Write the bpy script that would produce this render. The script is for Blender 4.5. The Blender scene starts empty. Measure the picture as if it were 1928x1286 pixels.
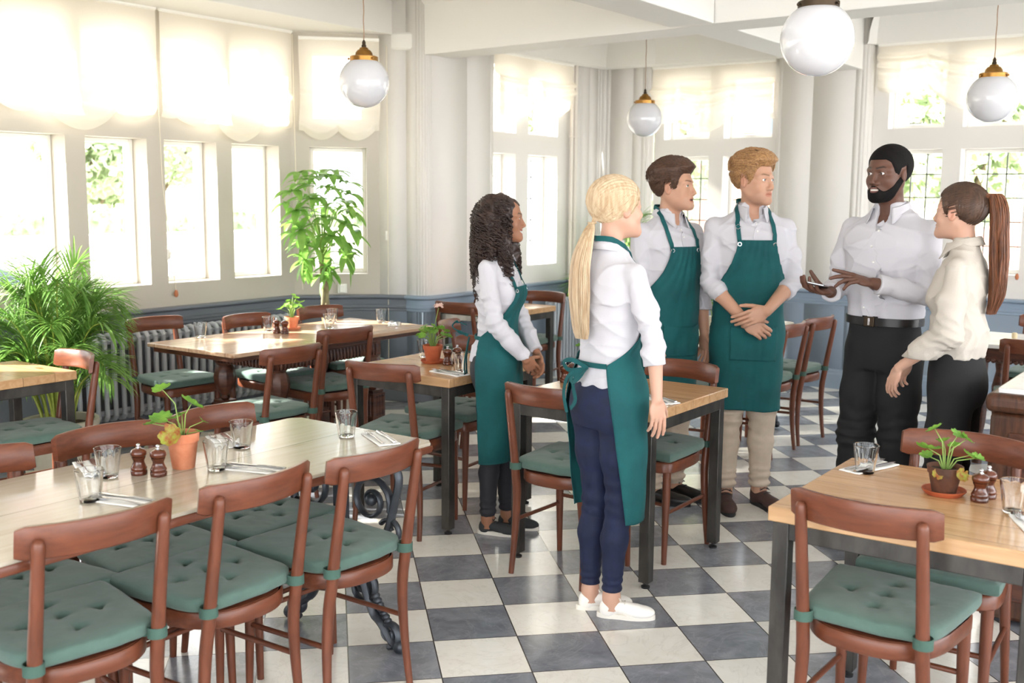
import bpy, math, random
import numpy as np
from mathutils import Vector, Matrix, noise as mnoise

# ------------------------------------------------------------------ camera, sky, sun, exposure
scene = bpy.context.scene
COL = scene.collection
CAM_H = 1.5916
cam_data = bpy.data.cameras.new('camera')
cam = bpy.data.objects.new('camera', cam_data)
COL.objects.link(cam)
_pit, _rol, _head = 0.134145, 0.00775, math.pi / 4 - 0.166436
_fw = Vector((math.cos(_head) * math.cos(_pit), math.sin(_head) * math.cos(_pit), -math.sin(_pit)))
_r = Vector((math.sin(_head), -math.cos(_head), 0))
_u = _r.cross(_fw)
_r2 = _r * math.cos(_rol) + _u * math.sin(_rol)
_u2 = -_r * math.sin(_rol) + _u * math.cos(_rol)
_m = Matrix((_r2, _u2, -_fw)).transposed().to_4x4()
_m.translation = Vector((0, 0, CAM_H))
cam.matrix_world = _m
cam_data.sensor_width = 36.0
cam_data.lens = 36.0 * 2038.0 / 1928.0
cam_data.clip_start = 0.05
cam_data.clip_end = 300
cam_data.dof.use_dof = True
cam_data.dof.focus_distance = 4.2
cam_data.dof.aperture_fstop = 4.0
scene.camera = cam

world = bpy.data.worlds.new('sky')
scene.world = world
world.use_nodes = True
_bg = world.node_tree.nodes['Background']
_bg.inputs['Color'].default_value = (0.93, 0.96, 1.0, 1)
_bg.inputs['Strength'].default_value = 3.4

sun_data = bpy.data.lights.new('sun', 'SUN')
sun_data.energy = 12.0
sun_data.angle = math.radians(1.2)
sun_data.color = (1.0, 0.95, 0.86)
sun = bpy.data.objects.new('sun', sun_data)
COL.objects.link(sun)
sun.rotation_euler = Vector((-0.60, 0.80, 0.54)).to_track_quat('Z', 'Y').to_euler()

scene.view_settings.view_transform = 'Standard'
scene.view_settings.look = 'None'
scene.view_settings.exposure = 1.5
scene.view_settings.gamma = 1.0
scene.view_settings.use_curve_mapping = False
scene.cycles.use_denoising = True
scene.cycles.max_bounces = 14
scene.cycles.diffuse_bounces = 5
scene.cycles.transmission_bounces = 14
scene.cycles.transparent_max_bounces = 16
scene.cycles.sample_clamp_indirect = 6.0
scene.cycles.caustics_reflective = False
scene.cycles.caustics_refractive = False

R = math.radians
rng = random.Random(7)

# ------------------------------------------------------------------ material helpers
def srgb(r, g, b):
    f = lambda c: (c / 255) / 12.92 if c / 255 <= 0.04045 else ((c / 255 + 0.055) / 1.055) ** 2.4
    return (f(r), f(g), f(b), 1.0)

MATS = {}
def mat(name, col, rough=0.6, metal=0.0, spec=0.5, bump=0.0, bscale=40.0, var=0.0, vscale=5.0, stretch=None,
        col2=None, sub=0.0, coat=0.0, trans=0.0, ior=1.45, sheen=0.0, attr=None, translucent=0.0):
    m = bpy.data.materials.new(name)
    m.use_nodes = True
    nt = m.node_tree
    N, L = nt.nodes, nt.links
    b = N['Principled BSDF']
    b.inputs['Base Color'].default_value = col
    b.inputs['Roughness'].default_value = rough
    b.inputs['Metallic'].default_value = metal
    b.inputs['Specular IOR Level'].default_value = spec
    b.inputs['IOR'].default_value = ior
    b.inputs['Coat Weight'].default_value = coat
    b.inputs['Transmission Weight'].default_value = trans
    b.inputs['Sheen Weight'].default_value = sheen
    if sub:
        b.inputs['Subsurface Weight'].default_value = sub
        b.inputs['Subsurface Radius'].default_value = (0.6, 0.25, 0.15)
        b.inputs['Subsurface Scale'].default_value = 0.01
    src = None
    tc = N.new('ShaderNodeTexCoord')
    if stretch is None: stretch = (1, 1, 1)
    mp = N.new('ShaderNodeMapping')
    mp.inputs['Scale'].default_value = stretch
    L.new(tc.outputs['Object'], mp.inputs['Vector'])
    if var or col2:
        nz = N.new('ShaderNodeTexNoise')
        nz.inputs['Scale'].default_value = vscale
        nz.inputs['Detail'].default_value = 5
        nz.inputs['Roughness'].default_value = 0.6
        L.new(mp.outputs['Vector'], nz.inputs['Vector'])
        mx = N.new('ShaderNodeMix'); mx.data_type = 'RGBA'
        c2 = col2 if col2 else tuple([c * (1 - var) for c in col[:3]] + [1])
        mx.inputs['A'].default_value = col
        mx.inputs['B'].default_value = c2
        rp = N.new('ShaderNodeMapRange')
        rp.inputs['From Min'].default_value = 0.35
        rp.inputs['From Max'].default_value = 0.65
        L.new(nz.outputs['Fac'], rp.inputs['Value'])
        L.new(rp.outputs['Result'], mx.inputs['Factor'])
        L.new(mx.outputs['Result'], b.inputs['Base Color'])
        src = mx.outputs['Result']
    if attr:
        at = N.new('ShaderNodeAttribute'); at.attribute_name = attr
        if src is not None:
            mm = N.new('ShaderNodeMix'); mm.data_type = 'RGBA'; mm.blend_type = 'MULTIPLY'
            mm.inputs['Factor'].default_value = 1
            L.new(src, mm.inputs['A']); L.new(at.outputs['Color'], mm.inputs['B'])
            L.new(mm.outputs['Result'], b.inputs['Base Color'])
        else:
            L.new(at.outputs['Color'], b.inputs['Base Color'])
    if bump:
        n2 = N.new('ShaderNodeTexNoise')
        n2.inputs['Scale'].default_value = bscale
        n2.inputs['Detail'].default_value = 4
        L.new(mp.outputs['Vector'], n2.inputs['Vector'])
        bp = N.new('ShaderNodeBump')
        bp.inputs['Strength'].default_value = bump
        bp.inputs['Distance'].default_value = 0.01
        L.new(n2.outputs['Fac'], bp.inputs['Height'])
        L.new(bp.outputs['Normal'], b.inputs['Normal'])
    if translucent:
        tl = N.new('ShaderNodeBsdfTranslucent')
        tl.inputs['Color'].default_value = col
        if src is not None: L.new(src, tl.inputs['Color'])
        ms = N.new('ShaderNodeMixShader')
        ms.inputs['Fac'].default_value = translucent
        out = N['Material Output']
        L.new(b.outputs[0], ms.inputs[1]); L.new(tl.outputs[0], ms.inputs[2])
        L.new(ms.outputs[0], out.inputs['Surface'])
    MATS[name] = m
    return m

# chair beech, table pine, metals, fabrics
mat('beech', srgb(108, 61, 42), 0.33, spec=0.45, col2=srgb(92, 51, 35), vscale=7, stretch=(6, 6, 1.2), bump=0.05, bscale=60)
mat('beech_rail', srgb(111, 63, 43), 0.31, spec=0.45, col2=srgb(94, 52, 36), vscale=8, stretch=(1.0, 6, 9), bump=0.05, bscale=60)
mat('cushion', srgb(82, 107, 98), 0.85, var=0.15, vscale=14, bump=0.2, bscale=500, sheen=0.2)
mat('cushion_tie', srgb(66, 94, 84), 0.85, var=0.15, vscale=14, bump=0.2, bscale=500)
mat('brass', srgb(200, 160, 90), 0.28, metal=1.0)
mat('old_brass', srgb(176, 130, 70), 0.3, metal=1.0, var=0.3, vscale=20)
mat('dark_bronze', srgb(70, 58, 46), 0.4, metal=0.8)
mat('table_steel', srgb(82, 79, 75), 0.42, metal=0.6, col2=srgb(56, 54, 52), vscale=12, stretch=(1, 1, 0.4), bump=0.05, bscale=60)
mat('rubber', srgb(30, 30, 32), 0.6)
mat('iron', srgb(72, 76, 82), 0.42, metal=0.55, var=0.25, vscale=20, bump=0.1, bscale=60)
mat('old_oak', srgb(92, 54, 38), 0.35, col2=srgb(58, 32, 24), vscale=9, stretch=(1, 1, 6), bump=0.1, bscale=70)
mat('steel', srgb(200, 200, 204), 0.18, metal=1.0)
mat('mill_wood', srgb(96, 46, 26), 0.22, col2=srgb(66, 30, 18), vscale=20, coat=0.4)
mat('terracotta', srgb(196, 118, 84), 0.8, col2=srgb(214, 146, 112), vscale=14, bump=0.1, bscale=90)
mat('terracotta_dark', srgb(178, 92, 56), 0.75, col2=srgb(156, 74, 44), vscale=14, bump=0.1, bscale=90)
mat('old_pot', srgb(96, 58, 40), 0.8, col2=srgb(66, 46, 36), vscale=18, bump=0.2, bscale=90)
mat('soil', srgb(58, 42, 34), 0.95, bump=0.8, bscale=90)
mat('geranium_leaf', srgb(128, 172, 70), 0.5, col2=srgb(96, 144, 56), vscale=30, translucent=0.35)
mat('geranium_red_leaf', srgb(150, 160, 60), 0.5, col2=srgb(150, 74, 40), vscale=60, translucent=0.3)
mat('geranium_stem', srgb(150, 178, 96), 0.5, translucent=0.2)
mat('petal', srgb(244, 214, 204), 0.6, translucent=0.4)
mat('palm_leaf', srgb(142, 180, 92), 0.42, col2=srgb(104, 150, 70), vscale=7, translucent=0.35)
mat('palm_stem', srgb(176, 186, 88), 0.4, col2=srgb(138, 152, 60), vscale=8, stretch=(1, 1, 3))
mat('tree_leaf', srgb(150, 192, 96), 0.4, col2=srgb(118, 166, 78), vscale=9, translucent=0.45)
mat('trunk', srgb(150, 138, 108), 0.8, col2=srgb(116, 100, 74), vscale=14, bump=0.4, bscale=40)
mat('glazed_pot', srgb(206, 198, 178), 0.3, var=0.15, vscale=6)
mat('ceramic', srgb(230, 228, 222), 0.3)
mat('linen', srgb(236, 235, 232), 0.9, bump=0.15, bscale=400)
mat('wall_paint', srgb(228, 224, 218), 0.75)
mat('radiator_paint', srgb(176, 180, 188), 0.42)
mat('bay_radiator', srgb(196, 202, 210), 0.42)
mat('pipe_paint', srgb(222, 214, 204), 0.45)
mat('pipe_dark', srgb(92, 92, 96), 0.4, metal=0.5)
mat('frame_paint', srgb(240, 238, 232), 0.5)
mat('lead', srgb(112, 112, 112), 0.6)
mat('cord', srgb(232, 224, 204), 0.8)
mat('acorn', srgb(178, 108, 70), 0.45)
mat('ceiling_paint', srgb(226, 224, 220), 0.8)
mat('flex', srgb(150, 120, 96), 0.6)
mat('opal', srgb(204, 204, 209), 0.08, spec=0.6, coat=0.6, sub=0.0)
mat('socket_plate', srgb(238, 238, 232), 0.4)
mat('dark_cabinet', srgb(86, 52, 34), 0.38, col2=srgb(56, 33, 22), vscale=7, stretch=(8, 8, 1.0), bump=0.1, bscale=60)
mat('marble_top', srgb(232, 230, 228), 0.25, col2=srgb(208, 206, 206), vscale=5)
mat('phone_case', srgb(40, 42, 48), 0.3, metal=0.3)
mat('phone_edge', srgb(170, 172, 176), 0.25, metal=0.9)
mat('cork', srgb(214, 196, 160), 0.8)

def glass_mat(name, tint=(1, 1, 1, 1), rough=0.0):
    m = bpy.data.materials.new(name); m.use_nodes = True
    N, L = m.node_tree.nodes, m.node_tree.links
    b = N['Principled BSDF']
    b.inputs['Base Color'].default_value = tint
    b.inputs['Roughness'].default_value = rough
    b.inputs['Transmission Weight'].default_value = 1.0
    b.inputs['IOR'].default_value = 1.3
    MATS[name] = m
    return m
glass_mat('tumbler_glass', (0.97, 0.98, 0.98, 1), 0.02)

def pane_mat():
    m = bpy.data.materials.new('window_glass'); m.use_nodes = True
    N, L = m.node_tree.nodes, m.node_tree.links
    N.remove(N['Principled BSDF'])
    t = N.new('ShaderNodeBsdfTransparent'); t.inputs['Color'].default_value = (0.96, 0.98, 0.97, 1)
    g = N.new('ShaderNodeBsdfGlossy'); g.inputs['Roughness'].default_value = 0.02
    f = N.new('ShaderNodeFresnel'); f.inputs['IOR'].default_value = 1.3
    ms = N.new('ShaderNodeMixShader')
    L.new(f.outputs[0], ms.inputs['Fac']); L.new(t.outputs[0], ms.inputs[1]); L.new(g.outputs[0], ms.inputs[2])
    L.new(ms.outputs[0], N['Material Output'].inputs['Surface'])
    MATS['window_glass'] = m
pane_mat()

def blind_mat():
    m = bpy.data.materials.new('sheer_linen'); m.use_nodes = True
    N, L = m.node_tree.nodes, m.node_tree.links
    N.remove(N['Principled BSDF'])
    d = N.new('ShaderNodeBsdfDiffuse'); d.inputs['Color'].default_value = srgb(246, 240, 228)
    t = N.new('ShaderNodeBsdfTranslucent'); t.inputs['Color'].default_value = srgb(226, 218, 204)
    tr = N.new('ShaderNodeBsdfTransparent'); tr.inputs['Color'].default_value = (1, 0.98, 0.95, 1)
    a = N.new('ShaderNodeMixShader'); a.inputs['Fac'].default_value = 0.38
    c = N.new('ShaderNodeMixShader'); c.inputs['Fac'].default_value = 0.12
    L.new(d.outputs[0], a.inputs[1]); L.new(t.outputs[0], a.inputs[2])
    L.new(a.outputs[0], c.inputs[1]); L.new(tr.outputs[0], c.inputs[2])
    L.new(c.outputs[0], N['Material Output'].inputs['Surface'])
    tc = N.new('ShaderNodeTexCoord'); w = N.new('ShaderNodeTexNoise'); w.inputs['Scale'].default_value = 160
    mp = N.new('ShaderNodeMapping'); mp.inputs['Scale'].default_value = (1, 1, 0.15)
    L.new(tc.outputs['Object'], mp.inputs['Vector']); L.new(mp.outputs[0], w.inputs['Vector'])
    bp = N.new('ShaderNodeBump'); bp.inputs['Strength'].default_value = 0.2; bp.inputs['Distance'].default_value = 0.004
    L.new(w.outputs['Fac'], bp.inputs['Height']); L.new(bp.outputs[0], d.inputs['Normal'])
    MATS['sheer_linen'] = m
blind_mat()

def wall_mat(name, up, low, zsplit=0.80):
    """painted plaster above the dado, grey-blue paint below it"""
    m = mat(name, up, 0.7, bump=0.08, bscale=12)
    N, L = m.node_tree.nodes, m.node_tree.links
    b = N['Principled BSDF']
    g = N.new('ShaderNodeNewGeometry'); s = N.new('ShaderNodeSeparateXYZ')
    L.new(g.outputs['Position'], s.inputs[0])
    c = N.new('ShaderNodeMath'); c.operation = 'LESS_THAN'; c.inputs[1].default_value = zsplit
    L.new(s.outputs['Z'], c.inputs[0])
    mx = N.new('ShaderNodeMix'); mx.data_type = 'RGBA'
    mx.inputs['A'].default_value = up; mx.inputs['B'].default_value = low
    L.new(c.outputs[0], mx.inputs['Factor']); L.new(mx.outputs['Result'], b.inputs['Base Color'])
    r = N.new('ShaderNodeMapRange'); r.inputs['To Min'].default_value = 0.75; r.inputs['To Max'].default_value = 0.38
    L.new(c.outputs[0], r.inputs['Value']); L.new(r.outputs['Result'], b.inputs['Roughness'])
    return m
wall_mat('bay_wall_backlit', srgb(190, 183, 172), srgb(110, 115, 124))  # window wall: upper plaster colour darkened to stand in for its backlit shade
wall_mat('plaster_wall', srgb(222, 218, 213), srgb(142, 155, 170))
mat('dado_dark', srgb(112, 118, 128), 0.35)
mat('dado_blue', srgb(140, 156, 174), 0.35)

def wood_top(name, c1, c2, knot, plank=0.14, axis=0, rough=0.3):
    """planked, knotty boards running along one axis"""
    m = mat(name, c1, rough, spec=0.5)
    N, L = m.node_tree.nodes, m.node_tree.links
    b = N['Principled BSDF']
    tc = N.new('ShaderNodeTexCoord')
    s = N.new('ShaderNodeSeparateXYZ'); L.new(tc.outputs['Object'], s.inputs[0])
    across = s.outputs['Y' if axis == 0 else 'X']
    dv = N.new('ShaderNodeMath'); dv.operation = 'DIVIDE'; dv.inputs[1].default_value = plank; L.new(across, dv.inputs[0])
    fl = N.new('ShaderNodeMath'); fl.operation = 'FLOOR'; L.new(dv.outputs[0], fl.inputs[0])
    fr = N.new('ShaderNodeMath'); fr.operation = 'FRACT'; L.new(dv.outputs[0], fr.inputs[0])
    wn = N.new('ShaderNodeTexWhiteNoise'); wn.noise_dimensions = '1D'; L.new(fl.outputs[0], wn.inputs['W'])
    mp = N.new('ShaderNodeMapping'); mp.inputs['Scale'].default_value = (1.2, 14, 14) if axis == 0 else (14, 1.2, 14)
    ad = N.new('ShaderNodeVectorMath'); ad.operation = 'ADD'
    cb = N.new('ShaderNodeCombineXYZ')
    mu = N.new('ShaderNodeMath'); mu.operation = 'MULTIPLY'; mu.inputs[1].default_value = 9.0
    L.new(wn.outputs['Value'], mu.inputs[0]); L.new(mu.outputs[0], cb.inputs['X']); L.new(mu.outputs[0], cb.inputs['Y'])
    L.new(tc.outputs['Object'], ad.inputs[0]); L.new(cb.outputs[0], ad.inputs[1]); L.new(ad.outputs[0], mp.inputs['Vector'])
    nz = N.new('ShaderNodeTexNoise'); nz.inputs['Scale'].default_value = 2.6; nz.inputs['Detail'].default_value = 6
    nz.inputs['Distortion'].default_value = 0.8
    L.new(mp.outputs[0], nz.inputs['Vector'])
    rp = N.new('ShaderNodeMapRange'); rp.inputs['From Min'].default_value = 0.35; rp.inputs['From Max'].default_value = 0.68
    L.new(nz.outputs['Fac'], rp.inputs['Value'])
    mx = N.new('ShaderNodeMix'); mx.data_type = 'RGBA'; mx.inputs['A'].default_value = c1; mx.inputs['B'].default_value = c2
    L.new(rp.outputs[0], mx.inputs['Factor'])
    # knots
    mk = N.new('ShaderNodeMapping'); mk.inputs['Scale'].default_value = (2.6, 7, 7) if axis == 0 else (7, 2.6, 7)
    L.new(ad.outputs[0], mk.inputs['Vector'])
    vo = N.new('ShaderNodeTexVoronoi'); vo.inputs['Scale'].default_value = 1.0; L.new(mk.outputs[0], vo.inputs['Vector'])
    kr = N.new('ShaderNodeMapRange'); kr.inputs['From Min'].default_value = 0.05; kr.inputs['From Max'].default_value = 0.13
    kr.inputs['To Min'].default_value = 1; kr.inputs['To Max'].default_value = 0
    L.new(vo.outputs['Distance'], kr.inputs['Value'])
    m2 = N.new('ShaderNodeMix'); m2.data_type = 'RGBA'; m2.inputs['B'].default_value = knot
    L.new(kr.outputs[0], m2.inputs['Factor']); L.new(mx.outputs['Result'], m2.inputs['A'])
    # seams and plank tint
    se = N.new('ShaderNodeMath'); se.operation = 'LESS_THAN'; se.inputs[1].default_value = 0.012; L.new(fr.outputs[0], se.inputs[0])
    hs = N.new('ShaderNodeHueSaturation')
    vr = N.new('ShaderNodeMapRange'); vr.inputs['To Min'].default_value = 0.93; vr.inputs['To Max'].default_value = 1.05
    L.new(wn.outputs['Value'], vr.inputs['Value']); L.new(vr.outputs[0], hs.inputs['Value']); L.new(m2.outputs['Result'], hs.inputs['Color'])
    m3 = N.new('ShaderNodeMix'); m3.data_type = 'RGBA'; m3.inputs['B'].default_value = tuple([c * 0.45 for c in knot[:3]] + [1])
    L.new(se.outputs[0], m3.inputs['Factor']); L.new(hs.outputs['Color'], m3.inputs['A'])
    L.new(m3.outputs['Result'], b.inputs['Base Color'])
    return m
wood_top('pine_top', srgb(194, 156, 116), srgb(176, 136, 96), srgb(122, 80, 52), 0.16, 1, 0.22)
wood_top('pale_top', srgb(182, 173, 158), srgb(170, 160, 142), srgb(164, 152, 134), 0.4, 0, 0.19)
wood_top('worn_top', srgb(204, 172, 144), srgb(182, 146, 118), srgb(150, 110, 84), 0.3, 0, 0.17)

def floor_mat():
    m = mat('marble_tiles', (0.8, 0.8, 0.8, 1), 0.22, spec=0.75)
    N, L = m.node_tree.nodes, m.node_tree.links
    b = N['Principled BSDF']
    uv = N.new('ShaderNodeUVMap'); uv.uv_map = 'tiles'
    fl = N.new('ShaderNodeVectorMath'); fl.operation = 'FLOOR'; L.new(uv.outputs[0], fl.inputs[0])
    fr = N.new('ShaderNodeVectorMath'); fr.operation = 'FRACTION'; L.new(uv.outputs[0], fr.inputs[0])
    sf = N.new('ShaderNodeSeparateXYZ'); L.new(fl.outputs[0], sf.inputs[0])
    sr = N.new('ShaderNodeSeparateXYZ'); L.new(fr.outputs[0], sr.inputs[0])
    def M(op, a, bb=None, v=None):
        n = N.new('ShaderNodeMath'); n.operation = op
        L.new(a, n.inputs[0])
        if bb is not None: L.new(bb, n.inputs[1])
        if v is not None: n.inputs[1].default_value = v
        return n.outputs[0]
    par = M('FLOORED_MODULO', M('ADD', sf.outputs['X'], sf.outputs['Y']), v=2.0)
    dark = M('GREATER_THAN', par, v=0.5)
    wn = N.new('ShaderNodeTexWhiteNoise'); wn.noise_dimensions = '2D'; L.new(fl.outputs[0], wn.inputs['Vector'])
    off = N.new('ShaderNodeVectorMath'); off.operation = 'SCALE'; off.inputs['Scale'].default_value = 11.0
    L.new(wn.outputs['Color'], off.inputs[0])
    pv = N.new('ShaderNodeVectorMath'); pv.operation = 'ADD'; L.new(uv.outputs[0], pv.inputs[0]); L.new(off.outputs[0], pv.inputs[1])
    n1 = N.new('ShaderNodeTexNoise'); n1.inputs['Scale'].default_value = 2.2; n1.inputs['Detail'].default_value = 8
    n1.inputs['Roughness'].default_value = 0.65; n1.inputs['Distortion'].default_value = 0.6
    L.new(pv.outputs[0], n1.inputs['Vector'])
    n2 = N.new('ShaderNodeTexNoise'); n2.inputs['Scale'].default_value = 1.1; n2.inputs['Detail'].default_value = 5
    n2.inputs['Distortion'].default_value = 3.4
    L.new(pv.outputs[0], n2.inputs['Vector'])
    vein = M('SUBTRACT', n2.outputs['Fac'], v=0.5)
    vein = M('ABSOLUTE', vein)
    vr = N.new('ShaderNodeMapRange'); vr.inputs['From Max'].default_value = 0.025; vr.inputs['To Min'].default_value = 1; vr.inputs['To Max'].default_value = 0
    L.new(vein, vr.inputs['Value'])
    def ramp(c0, c1, lo, hi):
        r = N.new('ShaderNodeMapRange'); r.inputs['From Min'].default_value = lo; r.inputs['From Max'].default_value = hi
        L.new(n1.outputs['Fac'], r.inputs['Value'])
        x = N.new('ShaderNodeMix'); x.data_type = 'RGBA'; x.inputs['A'].default_value = c0; x.inputs['B'].default_value = c1
        L.new(r.outputs[0], x.inputs['Factor']); return x.outputs['Result']
    cd = ramp(srgb(110, 113, 122), srgb(150, 153, 161), 0.32, 0.72)
    cl = ramp(srgb(226, 222, 213), srgb(237, 235, 229), 0.3, 0.7)
    def mixc(a, bcol, fac, k):
        x = N.new('ShaderNodeMix'); x.data_type = 'RGBA'; L.new(a, x.inputs['A']); x.inputs['B'].default_value = bcol
        L.new(M('MULTIPLY', fac, v=k), x.inputs['Factor']); return x.outputs['Result']
    cd = mixc(cd, srgb(176, 178, 182), vr.outputs[0], 0.22)
    cl = mixc(cl, srgb(186, 180, 172), vr.outputs[0], 0.22)
    x = N.new('ShaderNodeMix'); x.data_type = 'RGBA'; L.new(dark, x.inputs['Factor']); L.new(cl, x.inputs['A']); L.new(cd, x.inputs['B'])
    hs = N.new('ShaderNodeHueSaturation'); L.new(x.outputs['Result'], hs.inputs['Color'])
    vv = N.new('ShaderNodeMapRange'); vv.inputs['To Min'].default_value = 0.86; vv.inputs['To Max'].default_value = 1.1
    L.new(wn.outputs['Value'], vv.inputs['Value']); L.new(vv.outputs[0], hs.inputs['Value'])
    gx = M('LESS_THAN', M('ABSOLUTE', M('SUBTRACT', sr.outputs['X'], v=0.5)), v=0.4925)
    gy = M('LESS_THAN', M('ABSOLUTE', M('SUBTRACT', sr.outputs['Y'], v=0.5)), v=0.4925)
    g = M('MULTIPLY', gx, gy)
    y = N.new('ShaderNodeMix'); y.data_type = 'RGBA'; L.new(g, y.inputs['Factor']); y.inputs['A'].default_value = srgb(70, 66, 64)
    L.new(hs.outputs['Color'], y.inputs['B'])
    L.new(y.outputs['Result'], b.inputs['Base Color'])
    r = N.new('ShaderNodeMapRange'); r.inputs['To Min'].default_value = 0.13; r.inputs['To Max'].default_value = 0.26
    L.new(n1.outputs['Fac'], r.inputs['Value']); L.new(r.outputs[0], b.inputs['Roughness'])
    bp = N.new('ShaderNodeBump'); bp.inputs['Strength'].default_value = 0.25; bp.inputs['Distance'].default_value = 0.0015
    hh = M('ADD', g, M('MULTIPLY', n1.outputs['Fac'], v=0.25))
    L.new(hh, bp.inputs['Height']); L.new(bp.outputs[0], b.inputs['Normal'])
floor_mat()

# ------------------------------------------------------------------ mesh helpers
class MB:
    def __init__(s): s.v = []; s.f = []
    def add(s, vs, fs):
        o = len(s.v); s.v.extend([tuple(p) for p in vs]); s.f.extend([tuple(i + o for i in f) for f in fs]); return s
    def box(s, x0, x1, y0, y1, z0, z1, M=None):
        vs = [Vector((x, y, z)) for z in (z0, z1) for y in (y0, y1) for x in (x0, x1)]
        if M: vs = [M @ p for p in vs]
        return s.add(vs, [(0, 2, 3, 1), (4, 5, 7, 6), (0, 1, 5, 4), (2, 6, 7, 3), (0, 4, 6, 2), (1, 3, 7, 5)])
    def rings(s, rings, close=True, cap=True):
        """rings: list of equal-length point loops"""
        n = len(rings[0]); vs = [p for r in rings for p in r]; fs = []
        for i in range(len(rings) - 1):
            for j in range(n if close else n - 1):
                a, b = i * n + j, i * n + (j + 1) % n
                fs.append((a, b, b + n, a + n))
        if cap and close:
            fs.append(tuple(range(n - 1, -1, -1))); fs.append(tuple((len(rings) - 1) * n + j for j in range(n)))
        return s.add(vs, fs)
    def tube(s, pts, rad, n=8, flat=None, cap=True, up=None, twist=0.0):
        pts = [Vector(p) for p in pts]
        if not hasattr(rad, '__len__'): rad = [rad] * len(pts)
        rr = []; nrm = None
        for i, p in enumerate(pts):
            t = (pts[min(i + 1, len(pts) - 1)] - pts[max(i - 1, 0)])
            if t.length < 1e-9: t = Vector((0, 0, 1))
            t.normalize()
            if nrm is None:
                nrm = Vector(up) if up else (Vector((0, 0, 1)) if abs(t.z) < 0.9 else Vector((1, 0, 0)))
            nrm = nrm - t * nrm.dot(t)
            if nrm.length < 1e-6: nrm = t.orthogonal()
            nrm.normalize(); bi = t.cross(nrm)
            a, b = (rad[i], rad[i]) if flat is None else (rad[i] * flat[0], rad[i] * flat[1])
            rr.append([p + nrm * (math.cos(2 * math.pi * k / n + twist * i) * a) + bi * (math.sin(2 * math.pi * k / n + twist * i) * b) for k in range(n)])
        return s.rings(rr, True, cap)
    def lathe(s, prof, n=24, c=(0, 0, 0), rib=None):
        cx, cy, cz = c; rr = []
        for r, z in prof:
            rr.append([(cx + (r * (1 + (rib[1] * math.cos(rib[0] * 2 * math.pi * k / n) if rib and rib[2] < z < rib[3] else 0))) * math.cos(2 * math.pi * k / n),
                        cy + (r * (1 + (rib[1] * math.cos(rib[0] * 2 * math.pi * k / n) if rib and rib[2] < z < rib[3] else 0))) * math.sin(2 * math.pi * k / n), cz + z) for k in range(n)])
        return s.rings(rr, True, True)
    def sphere(s, c, r, n=12, m=8, sc=(1, 1, 1)):
        prof = []
        for i in range(m + 1):
            a = -math.pi / 2 + math.pi * i / m
            prof.append((max(1e-5, math.cos(a) * r), math.sin(a) * r))
        o = len(s.v); s.lathe(prof, n)
        for i in range(o, len(s.v)):
            p = s.v[i]; s.v[i] = (c[0] + p[0] * sc[0], c[1] + p[1] * sc[1], c[2] + p[2] * sc[2])
        return s
    def prism(s, poly, z0, z1):
        n = len(poly)
        vs = [(x, y, z0) for x, y in poly] + [(x, y, z1) for x, y in poly]
        return s.add(vs, [tuple(range(n - 1, -1, -1)), tuple(range(n, 2 * n))] + [(i, (i + 1) % n, n + (i + 1) % n, n + i) for i in range(n)])
    def torus(s, c, R_, r, axis='Z', n=20, m=8):
        pts = []
        for i in range(n):
            a = 2 * math.pi * i / n; ring = []
            for j in range(m):
                b = 2 * math.pi * j / m
                x, y, z = (R_ + r * math.cos(b)) * math.cos(a), (R_ + r * math.cos(b)) * math.sin(a), r * math.sin(b)
                if axis == 'X': x, y, z = z, x, y
                if axis == 'Y': x, y, z = x, z, y
                ring.append((c[0] + x, c[1] + y, c[2] + z))
            pts.append(ring)
        pts.append(pts[0]); return s.rings(pts, True, False)
    def xf(s, M, start=0):
        for i in range(start, len(s.v)): s.v[i] = tuple(M @ Vector(s.v[i]))
        return s
    def build(s, name, material=None, parent=None, smooth=True, bevel=0.0, loc=None, seg=2, angle=35):
        me = bpy.data.meshes.new(name)
        me.from_pydata(s.v, [], s.f); me.update()
        return link(name, me, material, parent, smooth, bevel, loc, seg, angle)

def link(name, me, material=None, parent=None, smooth=True, bevel=0.0, loc=None, seg=2, angle=35):
    if material: me.materials.append(MATS[material] if isinstance(material, str) else material)
    if smooth:
        me.polygons.foreach_set('use_smooth', [True] * len(me.polygons))
        if angle: me.set_sharp_from_angle(angle=R(angle))
    o = bpy.data.objects.new(name, me)
    COL.objects.link(o)
    if loc: o.location = loc
    if parent: o.parent = parent
    if bevel:
        b = o.modifiers.new('bevel', 'BEVEL'); b.width = bevel; b.segments = seg; b.limit_method = 'ANGLE'; b.angle_limit = R(40)
    return o

def tag(o, label=None, cat=None, group=None, kind=None):
    if label: o['label'] = label
    if cat: o['category'] = cat
    if group: o['group'] = group
    if kind: o['kind'] = kind
    return o

def empty(name, loc=(0, 0, 0), rz=0.0, label=None, cat=None, group=None):
    o = bpy.data.objects.new(name, None); COL.objects.link(o)
    o.location = loc; o.rotation_euler = (0, 0, rz); o.empty_display_size = 0.1
    return tag(o, label, cat, group)

KIDS = {}
def kids(o): return [c for c in bpy.data.objects if c.parent == o]
def copy_tree(o, loc, rz=0.0, label=None, group=None):
    """a copy of a thing with its parts and sub-parts, mesh data shared"""
    if o.name not in KIDS:
        KIDS[o.name] = [(c, kids(c)) for c in kids(o)]
    n = o.copy(); COL.objects.link(n); n.location = loc; n.rotation_euler = (0, 0, rz)
    if label: n['label'] = label
    if group: n['group'] = group
    for c, gs in KIDS[o.name]:
        d = c.copy(); COL.objects.link(d); d.parent = n
        for g_ in gs:
            e = g_.copy(); COL.objects.link(e); e.parent = d
    return n

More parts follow.
